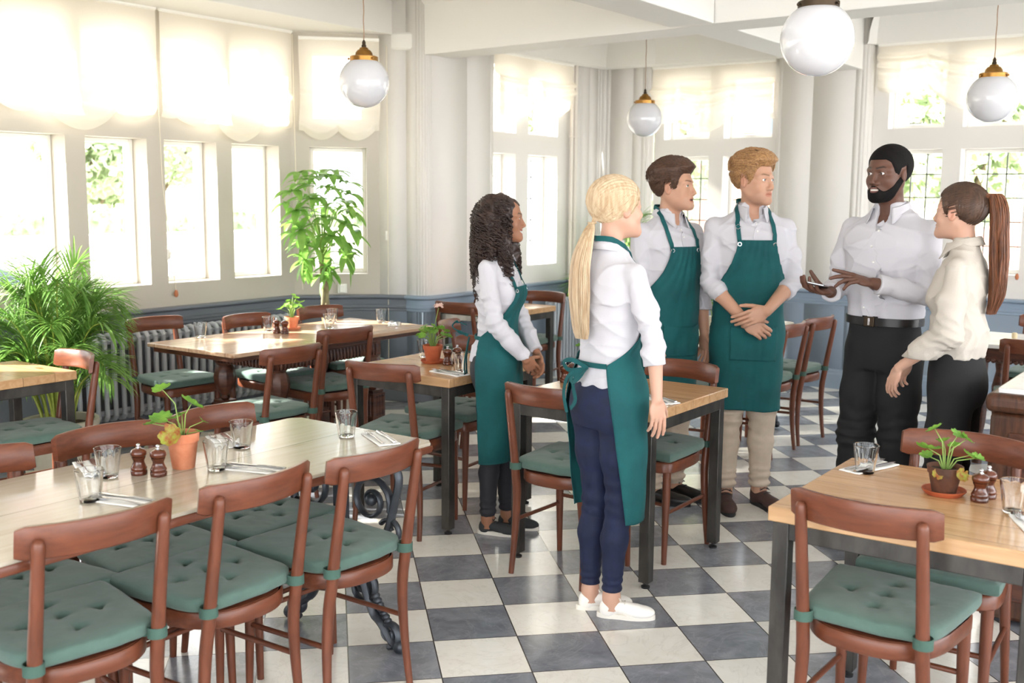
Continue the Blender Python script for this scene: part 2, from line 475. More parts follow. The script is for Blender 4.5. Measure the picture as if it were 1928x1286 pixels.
def lerp(a, b, t): return a + (b - a) * t
def arc_pts(c, r, a0, a1, n): return [(c[0] + r * math.cos(lerp(a0, a1, i / n)), c[1] + r * math.sin(lerp(a0, a1, i / n))) for i in range(n + 1)]
# ------------------------------------------------------------------ the room
T_ = 0.305
def tile_uv(x, y):
    k = math.sqrt(0.5) / T_
    return (-0.13182 + (x - y) * k, -16.1645 + (x + y) * k)

fm = MB(); fm.add([(-2.5, -4.5, 0), (9.3, -4.5, 0), (9.3, 6.4, 0), (-2.5, 6.4, 0)], [(0, 1, 2, 3)])
fl = fm.build('floor', 'marble_tiles', smooth=False); tag(fl, kind='structure')
uvl = fl.data.uv_layers.new(name='tiles')
for i, lp in enumerate(fl.data.loops):
    v = fl.data.vertices[lp.vertex_index].co
    uvl.data[i].uv = tile_uv(v.x, v.y)

ZC = 3.15
def openwall(name, p0, d, L_, z0, z1, ops, material, thick=0.26, splay=0.03, parent=None):
    """wall face from p0 along unit d (2D), room on the right-hand normal side n; ops: (s0,s1,za,zb)"""
    d = Vector((d[0], d[1], 0)).normalized(); n = Vector((-d.y, d.x, 0))   # n points outdoors
    p0 = Vector((p0[0], p0[1], 0))
    P = lambda s, z, o=0.0: p0 + d * s + n * o + Vector((0, 0, z))
    ss = sorted(set([0, L_] + [q for o in ops for q in o[:2]])); zs = sorted(set([z0, z1] + [q for o in ops for q in o[2:4]]))
    m = MB()
    for i in range(len(ss) - 1):
        for j in range(len(zs) - 1):
            sc_, zc = (ss[i] + ss[i + 1]) / 2, (zs[j] + zs[j + 1]) / 2
            if any(o[0] < sc_ < o[1] and o[2] < zc < o[3] for o in ops): continue
            m.add([P(ss[i], zs[j]), P(ss[i + 1], zs[j]), P(ss[i + 1], zs[j + 1]), P(ss[i], zs[j + 1])], [(0, 1, 2, 3)])
            m.add([P(ss[i], zs[j], thick), P(ss[i + 1], zs[j], thick), P(ss[i + 1], zs[j + 1], thick), P(ss[i], zs[j + 1], thick)], [(3, 2, 1, 0)])
    for s0, s1, za, zb in ops:
        q = [(s0, za), (s1, za), (s1, zb), (s0, zb)]
        for k in range(4):
            a, b = q[k], q[(k + 1) % 4]
            m.add([P(*a), P(*b), P(b[0], b[1], thick), P(a[0], a[1], thick)], [(0, 1, 2, 3)])
    for s in (0, L_): m.add([P(s, z0), P(s, z1), P(s, z1, thick), P(s, z0, thick)], [(0, 1, 2, 3)])
    m.add([P(0, z1), P(L_, z1), P(L_, z1, thick), P(0, z1, thick)], [(0, 1, 2, 3)])
    o = m.build(name, material, parent, smooth=False); tag(o, kind='structure')
    return P

win_no = [0]
def window(P, s0, s1, za, zb, depth=0.15, fw=0.03, lead=None, stay=False):
    win_no[0] += 1
    m = MB()
    def bar(a0, a1, b0, b1, o0, o1, mm):
        vs = [P(s, z, o) for o in (o0, o1) for z in (b0, b1) for s in (a0, a1)]
        mm.add(vs, [(0, 1, 3, 2), (4, 6, 7, 5), (0, 4, 5, 1), (2, 3, 7, 6), (0, 2, 6, 4), (1, 5, 7, 3)])
    o0, o1 = depth, depth + 0.05
    bar(s0, s0 + fw, za, zb, o0, o1, m); bar(s1 - fw, s1, za, zb, o0, o1, m)
    bar(s0 + fw, s1 - fw, za, za + fw * 1.2, o0, o1, m); bar(s0 + fw, s1 - fw, zb - fw, zb, o0, o1, m)
    w = m.build('window_%d' % win_no[0], 'frame_paint', smooth=False, bevel=0.004); tag(w, kind='structure')
    g = MB(); oo = depth + 0.025
    g.add([P(s0 + fw, za + fw, oo), P(s1 - fw, za + fw, oo), P(s1 - fw, zb - fw, oo), P(s0 + fw, zb - fw, oo)], [(0, 1, 2, 3)])
    g.build('pane', 'window_glass', w, smooth=False)
    if lead:
        nx, zlist = lead; l = MB()
        for k in range(1, nx):
            s = lerp(s0 + fw, s1 - fw, k / nx); bar(s - 0.005, s + 0.005, za + fw, zb - fw, oo - 0.005, oo + 0.006, l)
        for z in zlist: bar(s0 + fw, s1 - fw, z - 0.005, z + 0.005, oo - 0.005, oo + 0.006, l)
        l.build('leading', 'lead', w, smooth=False)
    if stay:
        t = MB(); s = lerp(s0, s1, 0.42)
        bar(s - 0.05, s + 0.05, za + fw * 1.3, za + fw * 1.3 + 0.012, depth - 0.03, depth - 0.005, t)
        bar(lerp(s0, s1, .68) - 0.004, lerp(s0, s1, .68) + 0.004, za + fw * 1.3, za + fw * 1.3 + 0.035, depth - 0.02, depth - 0.01, t)
        t.build('stay', 'steel', w, smooth=False)
    return w

ZA, ZB, ZT0, ZT1 = 0.985, 1.942, 2.125, 2.66
# left window wall (y = 6.13)
X0 = -2.5
lw = [(-1.7, -1.2), (-1.08, -.6), (0.1, .6), (.72, 1.22), (1.66, 2.1), (2.2, 2.66), (2.78, 3.28), (3.40, 3.879), (4.015, 4.465), (4.60, 5.035), (5.17, 5.612)]
ops = [(a - X0, b - X0, ZA, ZB) for a, b in lw] + [(a - X0, b - X0, ZT0, ZT1) for a, b in lw[6:]]
P = openwall('wall_left', (X0, 6.13), (1, 0), 5.74 - X0, 0, ZC, ops, 'bay_wall_backlit')
for o in ops[4:]: window(P, *o)
# canted end of the bay
Ls = math.hypot(0.46, 0.46)
ops = [(0.13, 0.555, ZA, ZB), (0.13, 0.555, ZT0, ZT1)]
P = openwall('wall_corner', (5.74, 6.13), (1, -1), Ls, 0, ZC, ops, 'bay_wall_backlit')
for o in ops: window(P, *o)

P = openwall('unseen_wall_behind', (-2.5, -4.5), (0, 1), 10.7, 0, ZC, [(.6, 2.6, .5, 2.8), (3.0, 5.0, .5, 2.8), (5.4, 7.4, .5, 2.8)], 'plaster_wall')  # unseen wall added to block the sun, its openings widened for fill light
P = openwall('unseen_wall_near', (9.3, -4.5), (-1, 0), 11.8, 0, ZC, [(.5, 2.9, .35, 2.9), (3.3, 5.7, .35, 2.9), (6.1, 8.5, .35, 2.9), (8.9, 11.2, .35, 2.9)], 'plaster_wall')  # unseen wall added to cut light from the open side, openings sized for fill
def strip_wall(name, pts, z0, z1, material, n_out=0.25):
    m = MB(); n = len(pts)
    for i in range(n - 1):
        a, b = pts[i], pts[i + 1]
        m.add([(a[0], a[1], z0), (b[0], b[1], z0), (b[0], b[1], z1), (a[0], a[1], z1)], [(0, 1, 2, 3)])
    o = m.build(name, material, smooth=True, angle=50); tag(o, kind='structure')
    s = o.modifiers.new('depth', 'SOLIDIFY'); s.thickness = n_out; s.offset = -1
    return o
pier = [(6.2, 5.67), (6.235, 5.60)] + [(6.30 + .07 * math.cos(a), 5.40 + .07 * math.sin(a) - 0.0) for a in ()]
pier = [(6.20, 5.67), (6.285, 5.47)] + [(6.375 - 0.09 * math.cos(a), 5.385 - 0.09 * math.sin(a)) for a in [R(q) for q in (5, 20, 35, 50, 65, 80, 90)]] + \
       [(6.8, 5.292), (7.10, 5.288)] + [(7.13 + 0.04 * math.sin(R(q)), 5.328 - 0.04 * math.cos(R(q))) for q in (0, 30, 60, 90)] + [(7.17, 5.42)]
strip_wall('wall_pier', pier, 0, ZC, 'plaster_wall', 0.03)
# second bay, beyond the pier (y = 5.4)
ops = [(7.26 - 7.1, 7.615 - 7.1, ZA, ZB), (7.80 - 7.1, 8.262 - 7.1, ZA, ZB), (7.26 - 7.1, 7.615 - 7.1, ZT0 - .01, ZT1), (7.80 - 7.1, 8.262 - 7.1, ZT0 - .01, ZT1)]
P = openwall('wall_bay', (7.1, 5.4), (1, 0), 1.42, 0, ZC, ops, 'plaster_wall')
for i, o in enumerate(ops): window(P, *o, lead=(3 if i == 1 else 3, [1.757, 1.565, 1.375, 1.19]) if i < 2 else None)
corner = [(8.50, 5.42), (8.50, 5.40), (8.56, 5.345), (8.66, 5.315), (8.80, 5.31)] + [(8.84 + 0.07 * math.sin(R(q)), 5.24 + 0.07 * math.cos(R(q))) for q in (0, 30, 60, 90)] + \
         [(8.91, 5.0), (8.905, 4.90)] + [(8.94 - .035 * math.cos(R(q)), 4.86 - .035 * math.sin(R(q))) for q in (0, 30, 60, 90)] + [(9.0, 4.825)]
strip_wall('wall_rear', corner, 0, ZC, 'plaster_wall', 0.03)
# rear wall with leaded windows (x = 9.0)
ops = [(0.02 + 4.82 - 4.72, 4.82 - 4.269, ZA, ZB + .01), (4.82 - 4.131, 4.82 - 3.681, ZA, ZB + .01),
       (0.10, 4.82 - 4.269, 2.105, 2.66), (4.82 - 4.131, 4.82 - 3.681, 2.105, 2.66)]
P = openwall('wall_rear_bay', (9.0, 4.82), (0, -1), 4.82 - 3.6, 0, ZC, ops, 'plaster_wall')
for i, o in enumerate(ops): window(P, *o, lead=(3, [1.757, 1.568, 1.378, 1.195]) if i < 2 else None, stay=i > 1)
pier2 = [(9.02, 3.66), (8.99, 3.625)] + [(8.955 + 0.045 * math.sin(R(q)) * -1 + 0.0, 3.57 + 0.045 * math.cos(R(q))) for q in (20, 50, 90)] + \
        [(8.91, 3.3), (8.91, 2.95)] + [(8.955 - 0.045 * math.cos(R(q)), 2.90 - 0.06 * math.sin(R(q))) for q in (0, 30, 60, 90)] + [(9.06, 2.83)]
strip_wall('wall_rear_pier', pier2, 0, ZC, 'plaster_wall', 0.03)
# rear wall right of the pier
y0 = 2.85
rw = [(2.712, 2.277), (2.135, 1.66), (1.52, 1.06), (0.92, 0.46)]
ops = [(y0 - a, y0 - b, ZA + .025, ZB + .04) for a, b in rw] + [(y0 - a, y0 - b, 2.15, 2.72) for a, b in rw]
P = openwall('wall_right', (9.04, y0), (0, -1), 7.35, 0, ZC, ops, 'plaster_wall')
for i, o in enumerate(ops): window(P, *o, lead=(3, [1.787, 1.60, 1.413, 1.222]) if i < 4 else None, stay=i > 3)

# mouldings swept along the foot and at dado height
def sweep(name, pts, prof, material):
    """prof: (outward offset into the room, z); pts ordered with the room on the right"""
    m = MB(); n = len(pts); rr = []
    for i, p in enumerate(pts):
        a = Vector(pts[max(i - 1, 0)]); b = Vector(pts[min(i + 1, n - 1)]); p = Vector(p)
        d1 = (p - a).normalized() if i else (b - p).normalized(); d2 = (b - p).normalized() if i < n - 1 else d1
        t = (d1 + d2).normalized(); nn = Vector((t.y, -t.x)); k = 1 / max(0.5, nn.dot(Vector((d1.y, -d1.x))))
        rr.append([(p.x + nn.x * o * k, p.y + nn.y * o * k, z) for o, z in prof])
    m.rings(rr, False, False)
    o = m.build(name, material, smooth=True, angle=30); tag(o, kind='structure'); return o
dado = [(0, .70), (.012, .705), (.012, .72), (.02, .73), (.02, .745), (.012, .752), (.014, .79), (.034, .797), (.046, .808), (.046, .82), (.036, .826), (0, .828)]
skirt = [(0.026, 0), (.026, .12), (.016, .135), (.016, .145), (.008, .16), (0, .165)]
pathA = [(X0, 6.13), (5.74, 6.13), (6.20, 5.67), (6.2851, 5.47)]
pathB = pier[1:]
pathC = [(7.17, 5.40)] + corner + [(9.0, 4.8), (9.0, 3.66)] + pier2[1:-1] + [(9.04, 2.83), (9.04, -1.7)]
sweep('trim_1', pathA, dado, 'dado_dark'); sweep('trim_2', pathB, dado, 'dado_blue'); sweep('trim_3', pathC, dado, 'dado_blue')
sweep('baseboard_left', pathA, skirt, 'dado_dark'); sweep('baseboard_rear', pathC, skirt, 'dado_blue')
# stone plinth round the pier foot
pl = MB(); pl.prism([(6.16, 5.72), (6.235, 5.42), (6.32, 5.30), (6.40, 5.255), (7.16, 5.25), (7.16, 5.6), (6.4, 5.75)], 0, 0.13)
tag(pl.build('baseboard_pier', 'dado_dark', bevel=0.008), kind='structure')

# ceiling, lintels and beams
cm = MB(); cm.box(-2.8, 9.3, -4.5, 6.4, ZC, ZC + 0.1)
tag(cm.build('ceiling', 'ceiling_paint', smooth=False), kind='structure')
def beam(name, poly, z0, z1=ZC, bevel=0.006):
    m = MB(); m.prism(poly, z0, z1); o = m.build(name, 'ceiling_paint', smooth=False, bevel=bevel); tag(o, kind='structure')
beam('trim_4', [(X0, 5.57), (6.30, 5.57), (6.30, 5.80), (5.90, 6.25), (X0, 6.25)], 2.775)
beam('trim_5', [(6.335, 5.55), (6.18, 3.25), (6.128, 2.9), (6.08, 1.6), (5.98, -1.0), (6.28, -1.0), (6.39, 1.6), (6.448, 2.9), (6.49, 3.3), (6.64, 5.55)], 2.62)
beam('trim_6', [(1.0, 2.86), (6.12, 2.895), (6.13, 3.195), (1.0, 3.24)], 2.62)
beam('trim_7', [(6.448, 2.893), (8.94, 2.90), (8.94, 3.165), (6.47, 3.174)], 2.62)
# coving of the ceiling bays beyond the long beam
def cove(name, pts, z0, depth, zt=ZC):
    prof = [(0.0, z0), (0.03, z0), (0.045, z0 + .02)] + [(0.045 + depth * (1 - math.cos(R(q))), z0 + .02 + (zt - z0 - .02) * math.sin(R(q))) for q in (15, 30, 45, 60, 75, 90)]
    sweep(name, pts, prof, 'ceiling_paint')
cove('trim_8', [(6.64, 5.29), (7.17, 5.29), (7.20, 5.37), (8.50, 5.36), (8.91, 5.31), (8.91, 4.86), (8.96, 4.8), (8.96, 3.62), (8.91, 3.57), (8.91, 3.17)], 2.755, 0.32)
cove('trim_9', [(8.91, 2.89), (8.99, 2.83), (9.0, 2.6), (9.0, -1.7)], 2.815, 0.30)
cove('trim_10', [(X0, 5.56), (6.32, 5.56)], 3.02, 0.10)
sweep('trim_11', [(6.33, 5.5), (6.18, 3.25)], [(0.0, 2.98), (.015, 3.0), (.02, 3.02), (.05, 3.06), (.06, 3.08), (.06, 3.10), (.09, 3.12), (.09, 3.15)], 'ceiling_paint')

# corbel where the long beam meets the pier
cb = MB(); cb.prism([(6.24, 5.62), (6.24, 5.5), (6.32, 5.34), (6.36, 5.30), (6.36, 5.62)], 2.66, 2.79)
tag(cb.build('trim_12', 'ceiling_paint', bevel=0.02), kind='structure')

# ------------------------------------------------------------------ blinds
def blind(label, a, b, zt, bot, folds=(), cords=(), bulge=0.05, seed=0):
    """sheer roman blind between plan points a and b; bot(u) gives the hem height"""
    a = Vector((a[0], a[1], 0)); b = Vector((b[0], b[1], 0)); d = (b - a); L_ = d.length; d.normalize(); n = Vector((d.y, -d.x, 0))
    nu, nv = 90, 70; vs = []; r_ = random.Random(seed); ph = [r_.uniform(0, 6) for _ in range(6)]
    for j in range(nv + 1):
        v = j / nv
        for i in range(nu + 1):
            u = i / nu; zb = bot(u); z = lerp(zt, zb, v)
            low = v ** 2
            off = 0.012 + 0.010 * math.sin(u * 9 * L_ + ph[0]) * v + low * bulge * (0.5 + 0.5 * math.sin(u * 5 + ph[1]))
            for fz, amp, sg in folds:
                zz = fz + sg * (zb - (zt - 0.62)) * 0.8
                off += amp * math.exp(-((z - zz) / 0.022) ** 2) + 0.4 * amp * math.exp(-((z - zz + .05) / 0.03) ** 2)
            off += 0.004 * math.sin(z * 60 + 8 * u + ph[2]) * low
            if v > 0.93: off -= (v - 0.93) / 0.07 * 0.03
            e = 0.012 * math.sin(z * 7 + ph[3]) * v
            p = a + d * (u * L_ + (e if u in (0.0, 1.0) else 0)) + n * off; vs.append((p.x, p.y, z))
    m = MB(); W = nu + 1
    m.add(vs, [(j * W + i, j * W + i + 1, (j + 1) * W + i + 1, (j + 1) * W + i) for j in range(nv) for i in range(nu)])
    root = empty('roman_blind', (0, 0, 0), 0, label, 'blind', 'sheer blinds over the windows')
    o = m.build('fabric', 'sheer_linen', root, angle=0)
    hm = MB(); top = [a + n * 0.012 + Vector((0, 0, zt + .01)), b + n * 0.012 + Vector((0, 0, zt + .01))]
    hm.tube(top, 0.014, 6); hm.build('head_rail', 'frame_paint', root)
    return root
def scallop(pts, base, amps):
    """pts: scallop boundaries in u, amps: drop of each scallop"""
    def f(u):
        for k in range(len(pts) - 1):
            if pts[k] <= u <= pts[k + 1]:
                t = (u - pts[k]) / (pts[k + 1] - pts[k]); return lerp(base[k], base[k + 1], t) - amps[k] * math.sin(math.pi * t) ** 0.8
        return base[-1]
    return f
blind('sheer cream blind at the far left with one deep scallop', (2.62, 6.08), (4.52, 6.08), 2.76,
      scallop([0, .42, .575, .83, 1], [2.11, 2.10, 2.10, 2.10, 2.10], [.05, .045, .13, .05]), seed=1)
blind('wide sheer cream blind left of the canted corner with uneven hem', (4.55, 6.08), (5.70, 6.08), 2.76,
      scallop([0, .10, .38, .74, 1], [2.09, 2.085, 2.06, 2.06, 2.075], [.008, .04, .11, .012]), folds=((2.3, .02, .1),), seed=2)
blind('sheer cream blind behind the left pendant with a two-scallop hem', (5.745, 6.045), (6.165, 5.63), 2.72,
      scallop([0, .05, .48, .93, 1], [2.06, 2.055, 2.06, 2.06, 2.065], [.0, .065, .07, 0]), folds=((2.32, .02, 0),), seed=3)
blind('gathered sheer blind on the window behind the curly-haired waitress', (7.19, 5.33), (8.37, 5.33), 2.735,
      scallop([0, .45, 1], [2.27, 2.30, 2.36], [.06, .08]), folds=((2.50, .05, .35), (2.40, .04, .5)), seed=4)
blind('gathered sheer blind on the rear window beside the short-cord pendant', (8.95, 4.82), (8.95, 3.64), 2.735,
      scallop([0, .26, .66, 1], [2.27, 2.29, 2.29, 2.26], [.03, .13, .03]), folds=((2.50, .05, .3), (2.38, .04, .5)), seed=5)
blind('gathered sheer blind over the windows at the far right', (8.99, 2.80), (8.99, 1.30), 2.80,
      scallop([0, .27, .77, 1], [2.46, 2.47, 2.45, 2.46], [.04, .20, .05]), folds=((2.60, .05, .5), (2.50, .04, .6)), seed=6)

# blind cords with wooden acorns, wall cleats
def cord(x, y, zt, zb, label, acorn=True, dx=0.0):
    t = empty('blind_cord', (x, y, 0), 0, label, 'cord', 'pull cords of the blinds')
    m = MB(); m.tube([(0, 0, zt), (dx * .2, 0, lerp(zt, zb, .6)), (dx, 0, zb)], 0.0025, 6); m.build('string', 'cord', t)
    if acorn:
        a = MB(); a.lathe([(.003, .05), (.009, .046), (.014, .03), (.015, .018), (.010, .004), (.001, 0)], 12, (dx, 0, zb - .04)); a.build('acorn', 'acorn', t)
    return t
def cleat(x, y, z, rz, label):
    t = MB(); t.box(-.012, .012, -.004, .004, -.035, .035); t.tube([(-0.0, 0.0, -.03), (0, -.018, -.012), (0, -.018, .012), (0, 0, .03)], .005, 8)
    o = t.build('cord_cleat', 'frame_paint', bevel=0.002, loc=(x, y, z)); o.rotation_euler = (0, 0, rz)
    tag(o, label, 'cleat', 'cord cleats')
cord(4.535, 6.10, 2.75, 0.93, 'white blind cord with terracotta acorn hanging above the long radiator', dx=0.10)
cord(5.70, 6.06, 2.75, 0.87, 'thin blind cord hanging in the canted window corner', acorn=False, dx=0.06)
cord(6.215, 5.60, 2.70, 0.12, 'long white cord hanging down the wall between the canted window and the pier', acorn=False)
cord(8.985, 1.66, 2.75, 1.02, 'blind cord with pale red acorn at the right edge of the photo', dx=0.0)
cleat(4.60, 6.12, 1.18, 0, 'white cord cleat on the mullion above the long radiator')
cleat(6.215, 5.61, 1.28, R(-60), 'white cord cleat on the wall right of the canted window')
sp = MB(); sp.box(-.035, .035, -.006, .006, -.035, .035); sp.box(-.02, .02, -.03, -.005, -.03, .03)
o = sp.build('wall_socket', 'socket_plate', bevel=0.003, loc=(5.985, 5.865, 0.875)); o.rotation_euler = (0, 0, R(-45))
tag(o, 'small white socket with a plug just above the dado rail', 'socket')

# ------------------------------------------------------------------ radiators and pipes
def radiator(name, loc, rz, n, pitch, zb, zt, depth, material, label):
    t = empty(name, loc, rz, label, 'radiator')
    s = MB(); w = pitch * 0.52
    cols = [(-depth / 2 + .017), (depth / 2 - .017)]
    for y in cols: s.tube([(0, y, zb + .02), (0, y, zt - .03)], w / 2 * 0.9, 8)
    s.tube([(0, -depth / 2 + .012, zt - .035), (0, -depth / 2 + .03, zt - .008), (0, 0, zt), (0, depth / 2 - .03, zt - .008), (0, depth / 2 - .012, zt - .035)], [w / 2] * 5, 10)
    s.tube([(0, -depth / 2 + .012, zb + .035), (0, -depth / 2 + .03, zb + .008), (0, 0, zb), (0, depth / 2 - .03, zb + .008), (0, depth / 2 - .012, zb + .035)], [w / 2] * 5, 10)
    base = s.build('section', material, t, loc=((-(n - 1) / 2) * pitch, 0, 0))
    for k in range(1, n):
        c = base.copy(); COL.objects.link(c); c.location.x = (k - (n - 1) / 2) * pitch
    h = MB(); L_ = n * pitch / 2
    for z in (zt - .04, zb + .04): h.tube([(-L_, 0, z), (L_, 0, z)], .019, 8)
    h.build('header_pipe', material, t)
    f = MB()
    for x in (-L_ + pitch, L_ - pitch): f.box(x - .02, x + .02, -.05, .05, 0, zb + .01)
    f.build('foot', material, t)
    return t
radiator('column_radiator', (4.62, 5.985, 0), 0, 30, 0.0625, 0.165, 0.70, 0.13, 'radiator_paint', 'long dark grey column radiator under the left windows')
radiator('column_radiator', (8.22, 5.24, 0), 0, 12, 0.05, 0.12, 0.68, 0.12, 'bay_radiator', 'short pale column radiator behind the curly-haired waitress')
rp = MB(); rp.tube([(3.75, 6.085, .15), (5.5, 6.085, .15)], .011, 8)
rp.tube([(3.75, 6.07, .09), (4.6, 6.07, .085), (5.5, 6.07, .09)], .007, 8)
o = rp.build('heating_pipe', 'radiator_paint'); tag(o, 'thin dark heating pipes running low behind the long radiator', 'pipe')
def riser(x, r_, label):
    t = empty('riser_pipe', (x, 5.345, 0), 0, label, 'pipe')
    m = MB(); m.tube([(0, 0, 0.82), (0, 0, 2.77)], r_, 12)
    for z in (1.36, 2.12): m.torus((0, 0, z), r_ + .003, .006)
    m.build('pipe', 'pipe_paint', t)
    k = MB(); k.tube([(0, 0, 0.0), (0, 0, 0.82)], r_, 12); k.build('lower_pipe', 'pipe_dark', t)
    b = MB(); b.tube([(0, 0, .66), (0, 0, .70)], r_ + .008, 12); b.build('collar', 'old_brass', t)
riser(8.41, .016, 'thin cream heating pipe in the corner, left of the pair')
riser(8.47, .02, 'thicker cream heating pipe in the corner, right of the pair')

# ------------------------------------------------------------------ pendants
def pendant(loc, zc, r_, zt, label, metal='old_brass', ry=0.0):
    t = empty('globe_pendant', (loc[0], loc[1], 0), 0, label, 'lamp', 'opal globe pendants')
    g = MB(); g.sphere((0, 0, zc), r_, 40, 24); g.build('globe', 'opal', t, angle=0)
    c = MB(); s = r_ / 0.135
    c.lathe([(.070 * s, -.014 * s), (.076 * s, -.014 * s), (.076 * s, .008 * s), (.070 * s, .012 * s), (.048 * s, .014 * s), (.045 * s, .03 * s), (.034 * s, .044 * s), (.026 * s, .046 * s), (.022 * s, .056 * s), (.012 * s, .06 * s), (.002, .061 * s)], 28, (0, 0, zc + r_ * .93))
    c.build('gallery', metal, t)
    sc_ = MB()
    for k in range(3):
        a = k * 2.1 + .3; sc_.sphere((math.cos(a) * .082 * s, math.sin(a) * .082 * s, zc + r_ * .93 - .004), .006 * s, 8, 6)
    sc_.build('screw', metal, t)
    h = MB(); h.lathe([(.012 * s, 0), (.013 * s, .012 * s), (.009 * s, .02 * s), (.010 * s, .03 * s), (.004, .042 * s), (.001, .043 * s)], 14, (0, 0, zc + r_ * .93 + .055 * s))
    h.build('cord_grip', 'dark_bronze', t)
    f = MB(); z0 = zc + r_ * .93 + .09 * s
    f.tube([(.0012 * math.sin(k * 1.3), .0012 * math.cos(k * 1.3), lerp(z0, zt, k / 30)) for k in range(31)], .0028, 6); f.build('flex', 'flex', t)
    return t
pendant((4.40, 4.127), 2.19, .135, ZC, 'left opal globe pendant hanging in front of the canted window blind')
pendant((7.39, 4.045), 2.175, .135, ZC, 'small opal globe pendant above the brown-haired man')
pendant((4.02, 1.483), 2.175, .135, ZC, 'largest opal globe pendant, cut by the top edge of the photo', 'dark_bronze')
pendant((6.58, 1.408), 2.15, .135, ZC, 'opal globe pendant at the right in front of the far right blind')
# ------------------------------------------------------------------ chairs
def rail_y(x): return -0.272 + 0.060 * (x / 0.193) ** 2
def seat_half(y, g=0.0):
    """half width of the seat outline at depth y"""
    t = (y + 0.205) / 0.405
    w = lerp(0.172, 0.205, min(1, max(0, t)))
    return w + g
def seat_outline(n=48, grow=0.0, y0=-0.205, y1=0.20):
    pts = []
    for k in range(n):
        a = 2 * math.pi * k / n; c, s = math.cos(a), math.sin(a)
        p = 5.0 if s > 0 else 2.7
        e = 2 / p
        cx = math.copysign(abs(c) ** e, c); sy = math.copysign(abs(s) ** e, s)
        y = sy * (0.2 if s > 0 else 0.205)
        pts.append((cx * (seat_half(y) + grow), y * (1 + grow / 0.2)))
    return pts

def make_cushion(parent):
    N_ = 44; vs = []; fs = []
    def warp(u, v):
        # square to rounded seat outline
        x, y = u, v
        y_ = v * 0.192 + 0.012; k = seat_half(y_) + 0.004
        corner = (abs(u) ** 6) * (abs(v) ** 6)
        cr = 0.12 if v < 0 else 0.03
        return (u * k * (1 - cr * corner), y_ * (1 - cr * 0.8 * corner) + (-.0 if v > 0 else 0) - (0.012 * (1 - u * u) if v < -0.5 else 0) * (abs(v) - .5) * 2)
    dim = [(0, 0.005), (.098, .0), (-.098, .0), (0, .10), (0, -.095)]
    for j in range(N_ + 1):
        for i in range(N_ + 1):
            u, v = i / N_ * 2 - 1, j / N_ * 2 - 1
            x, y = warp(u, v)
            e = max(abs(u), abs(v)); z = 0.503 - 0.007 * e ** 14 + 0.004 * (1 - e * e)
            for dx, dy in dim:
                r_ = math.hypot(x - dx, y - dy); a = math.atan2(y - dy, x - dx)
                z -= 0.022 * math.exp(-(r_ / 0.010) ** 2) + 0.006 * math.exp(-(r_ / 0.028) ** 2) * (1 + .7 * math.cos(3 * a + dx * 40 + 1))
            z += 0.0018 * mnoise.noise(Vector((x * 22, y * 14, 3.3))) + 0.0008 * mnoise.noise(Vector((x * 60, y * 50, 1)))
            vs.append((x, y, z))
    W = N_ + 1
    fs = [(j * W + i, j * W + i + 1, (j + 1) * W + i + 1, (j + 1) * W + i) for j in range(N_) for i in range(N_)]
    b = [i for i in range(N_)] + [j * W + N_ for j in range(N_)] + [N_ * W + N_ - i for i in range(N_)] + [(N_ - j) * W for j in range(N_)]
    base = len(vs); n = len(b)
    for lv, (g, dz) in enumerate([(0.003, -.004), (0.004, -.024), (0.001, -.032), (-0.004, -.035)]):
        for k in b:
            x, y, z = vs[k]; l = math.hypot(x, y); vs.append((x * (1 + g / l), y * (1 + g / l), z + dz))
    for lv in range(4):
        for k in range(n):
            k2 = (k + 1) % n
            a = b[k] if lv == 0 else base + (lv - 1) * n + k; a2 = b[k2] if lv == 0 else base + (lv - 1) * n + k2
            c = base + lv * n + k; c2 = base + lv * n + k2
            fs.append((a2, a, c, c2))
    fs.append(tuple(base + 3 * n + k for k in range(n)))
    m = MB(); m.add(vs, fs)
    c = m.build('cushion', 'cushion', parent, angle=60)
    for s in (-1, 1):
        t = MB(); ring = []
        px, py = s * .158, -.196
        for k in range(25):
            a = 2 * math.pi * k / 24; q = (px + .0235 * math.cos(a), py + .0235 * math.sin(a))
            ring.append([(q[0], q[1], .458), (q[0] + .002 * math.cos(a), q[1] + .002 * math.sin(a), .459), (q[0] + .002 * math.cos(a), q[1] + .002 * math.sin(a), .487), (q[0], q[1], .488)])
        t.rings(ring, True, False)
        t.box(px - .012 - s * .018, px + .012 - s * .018, py + .012, py + .034, .462, .486)
        t.build('strap', 'cushion_tie', c, angle=50)
    return c

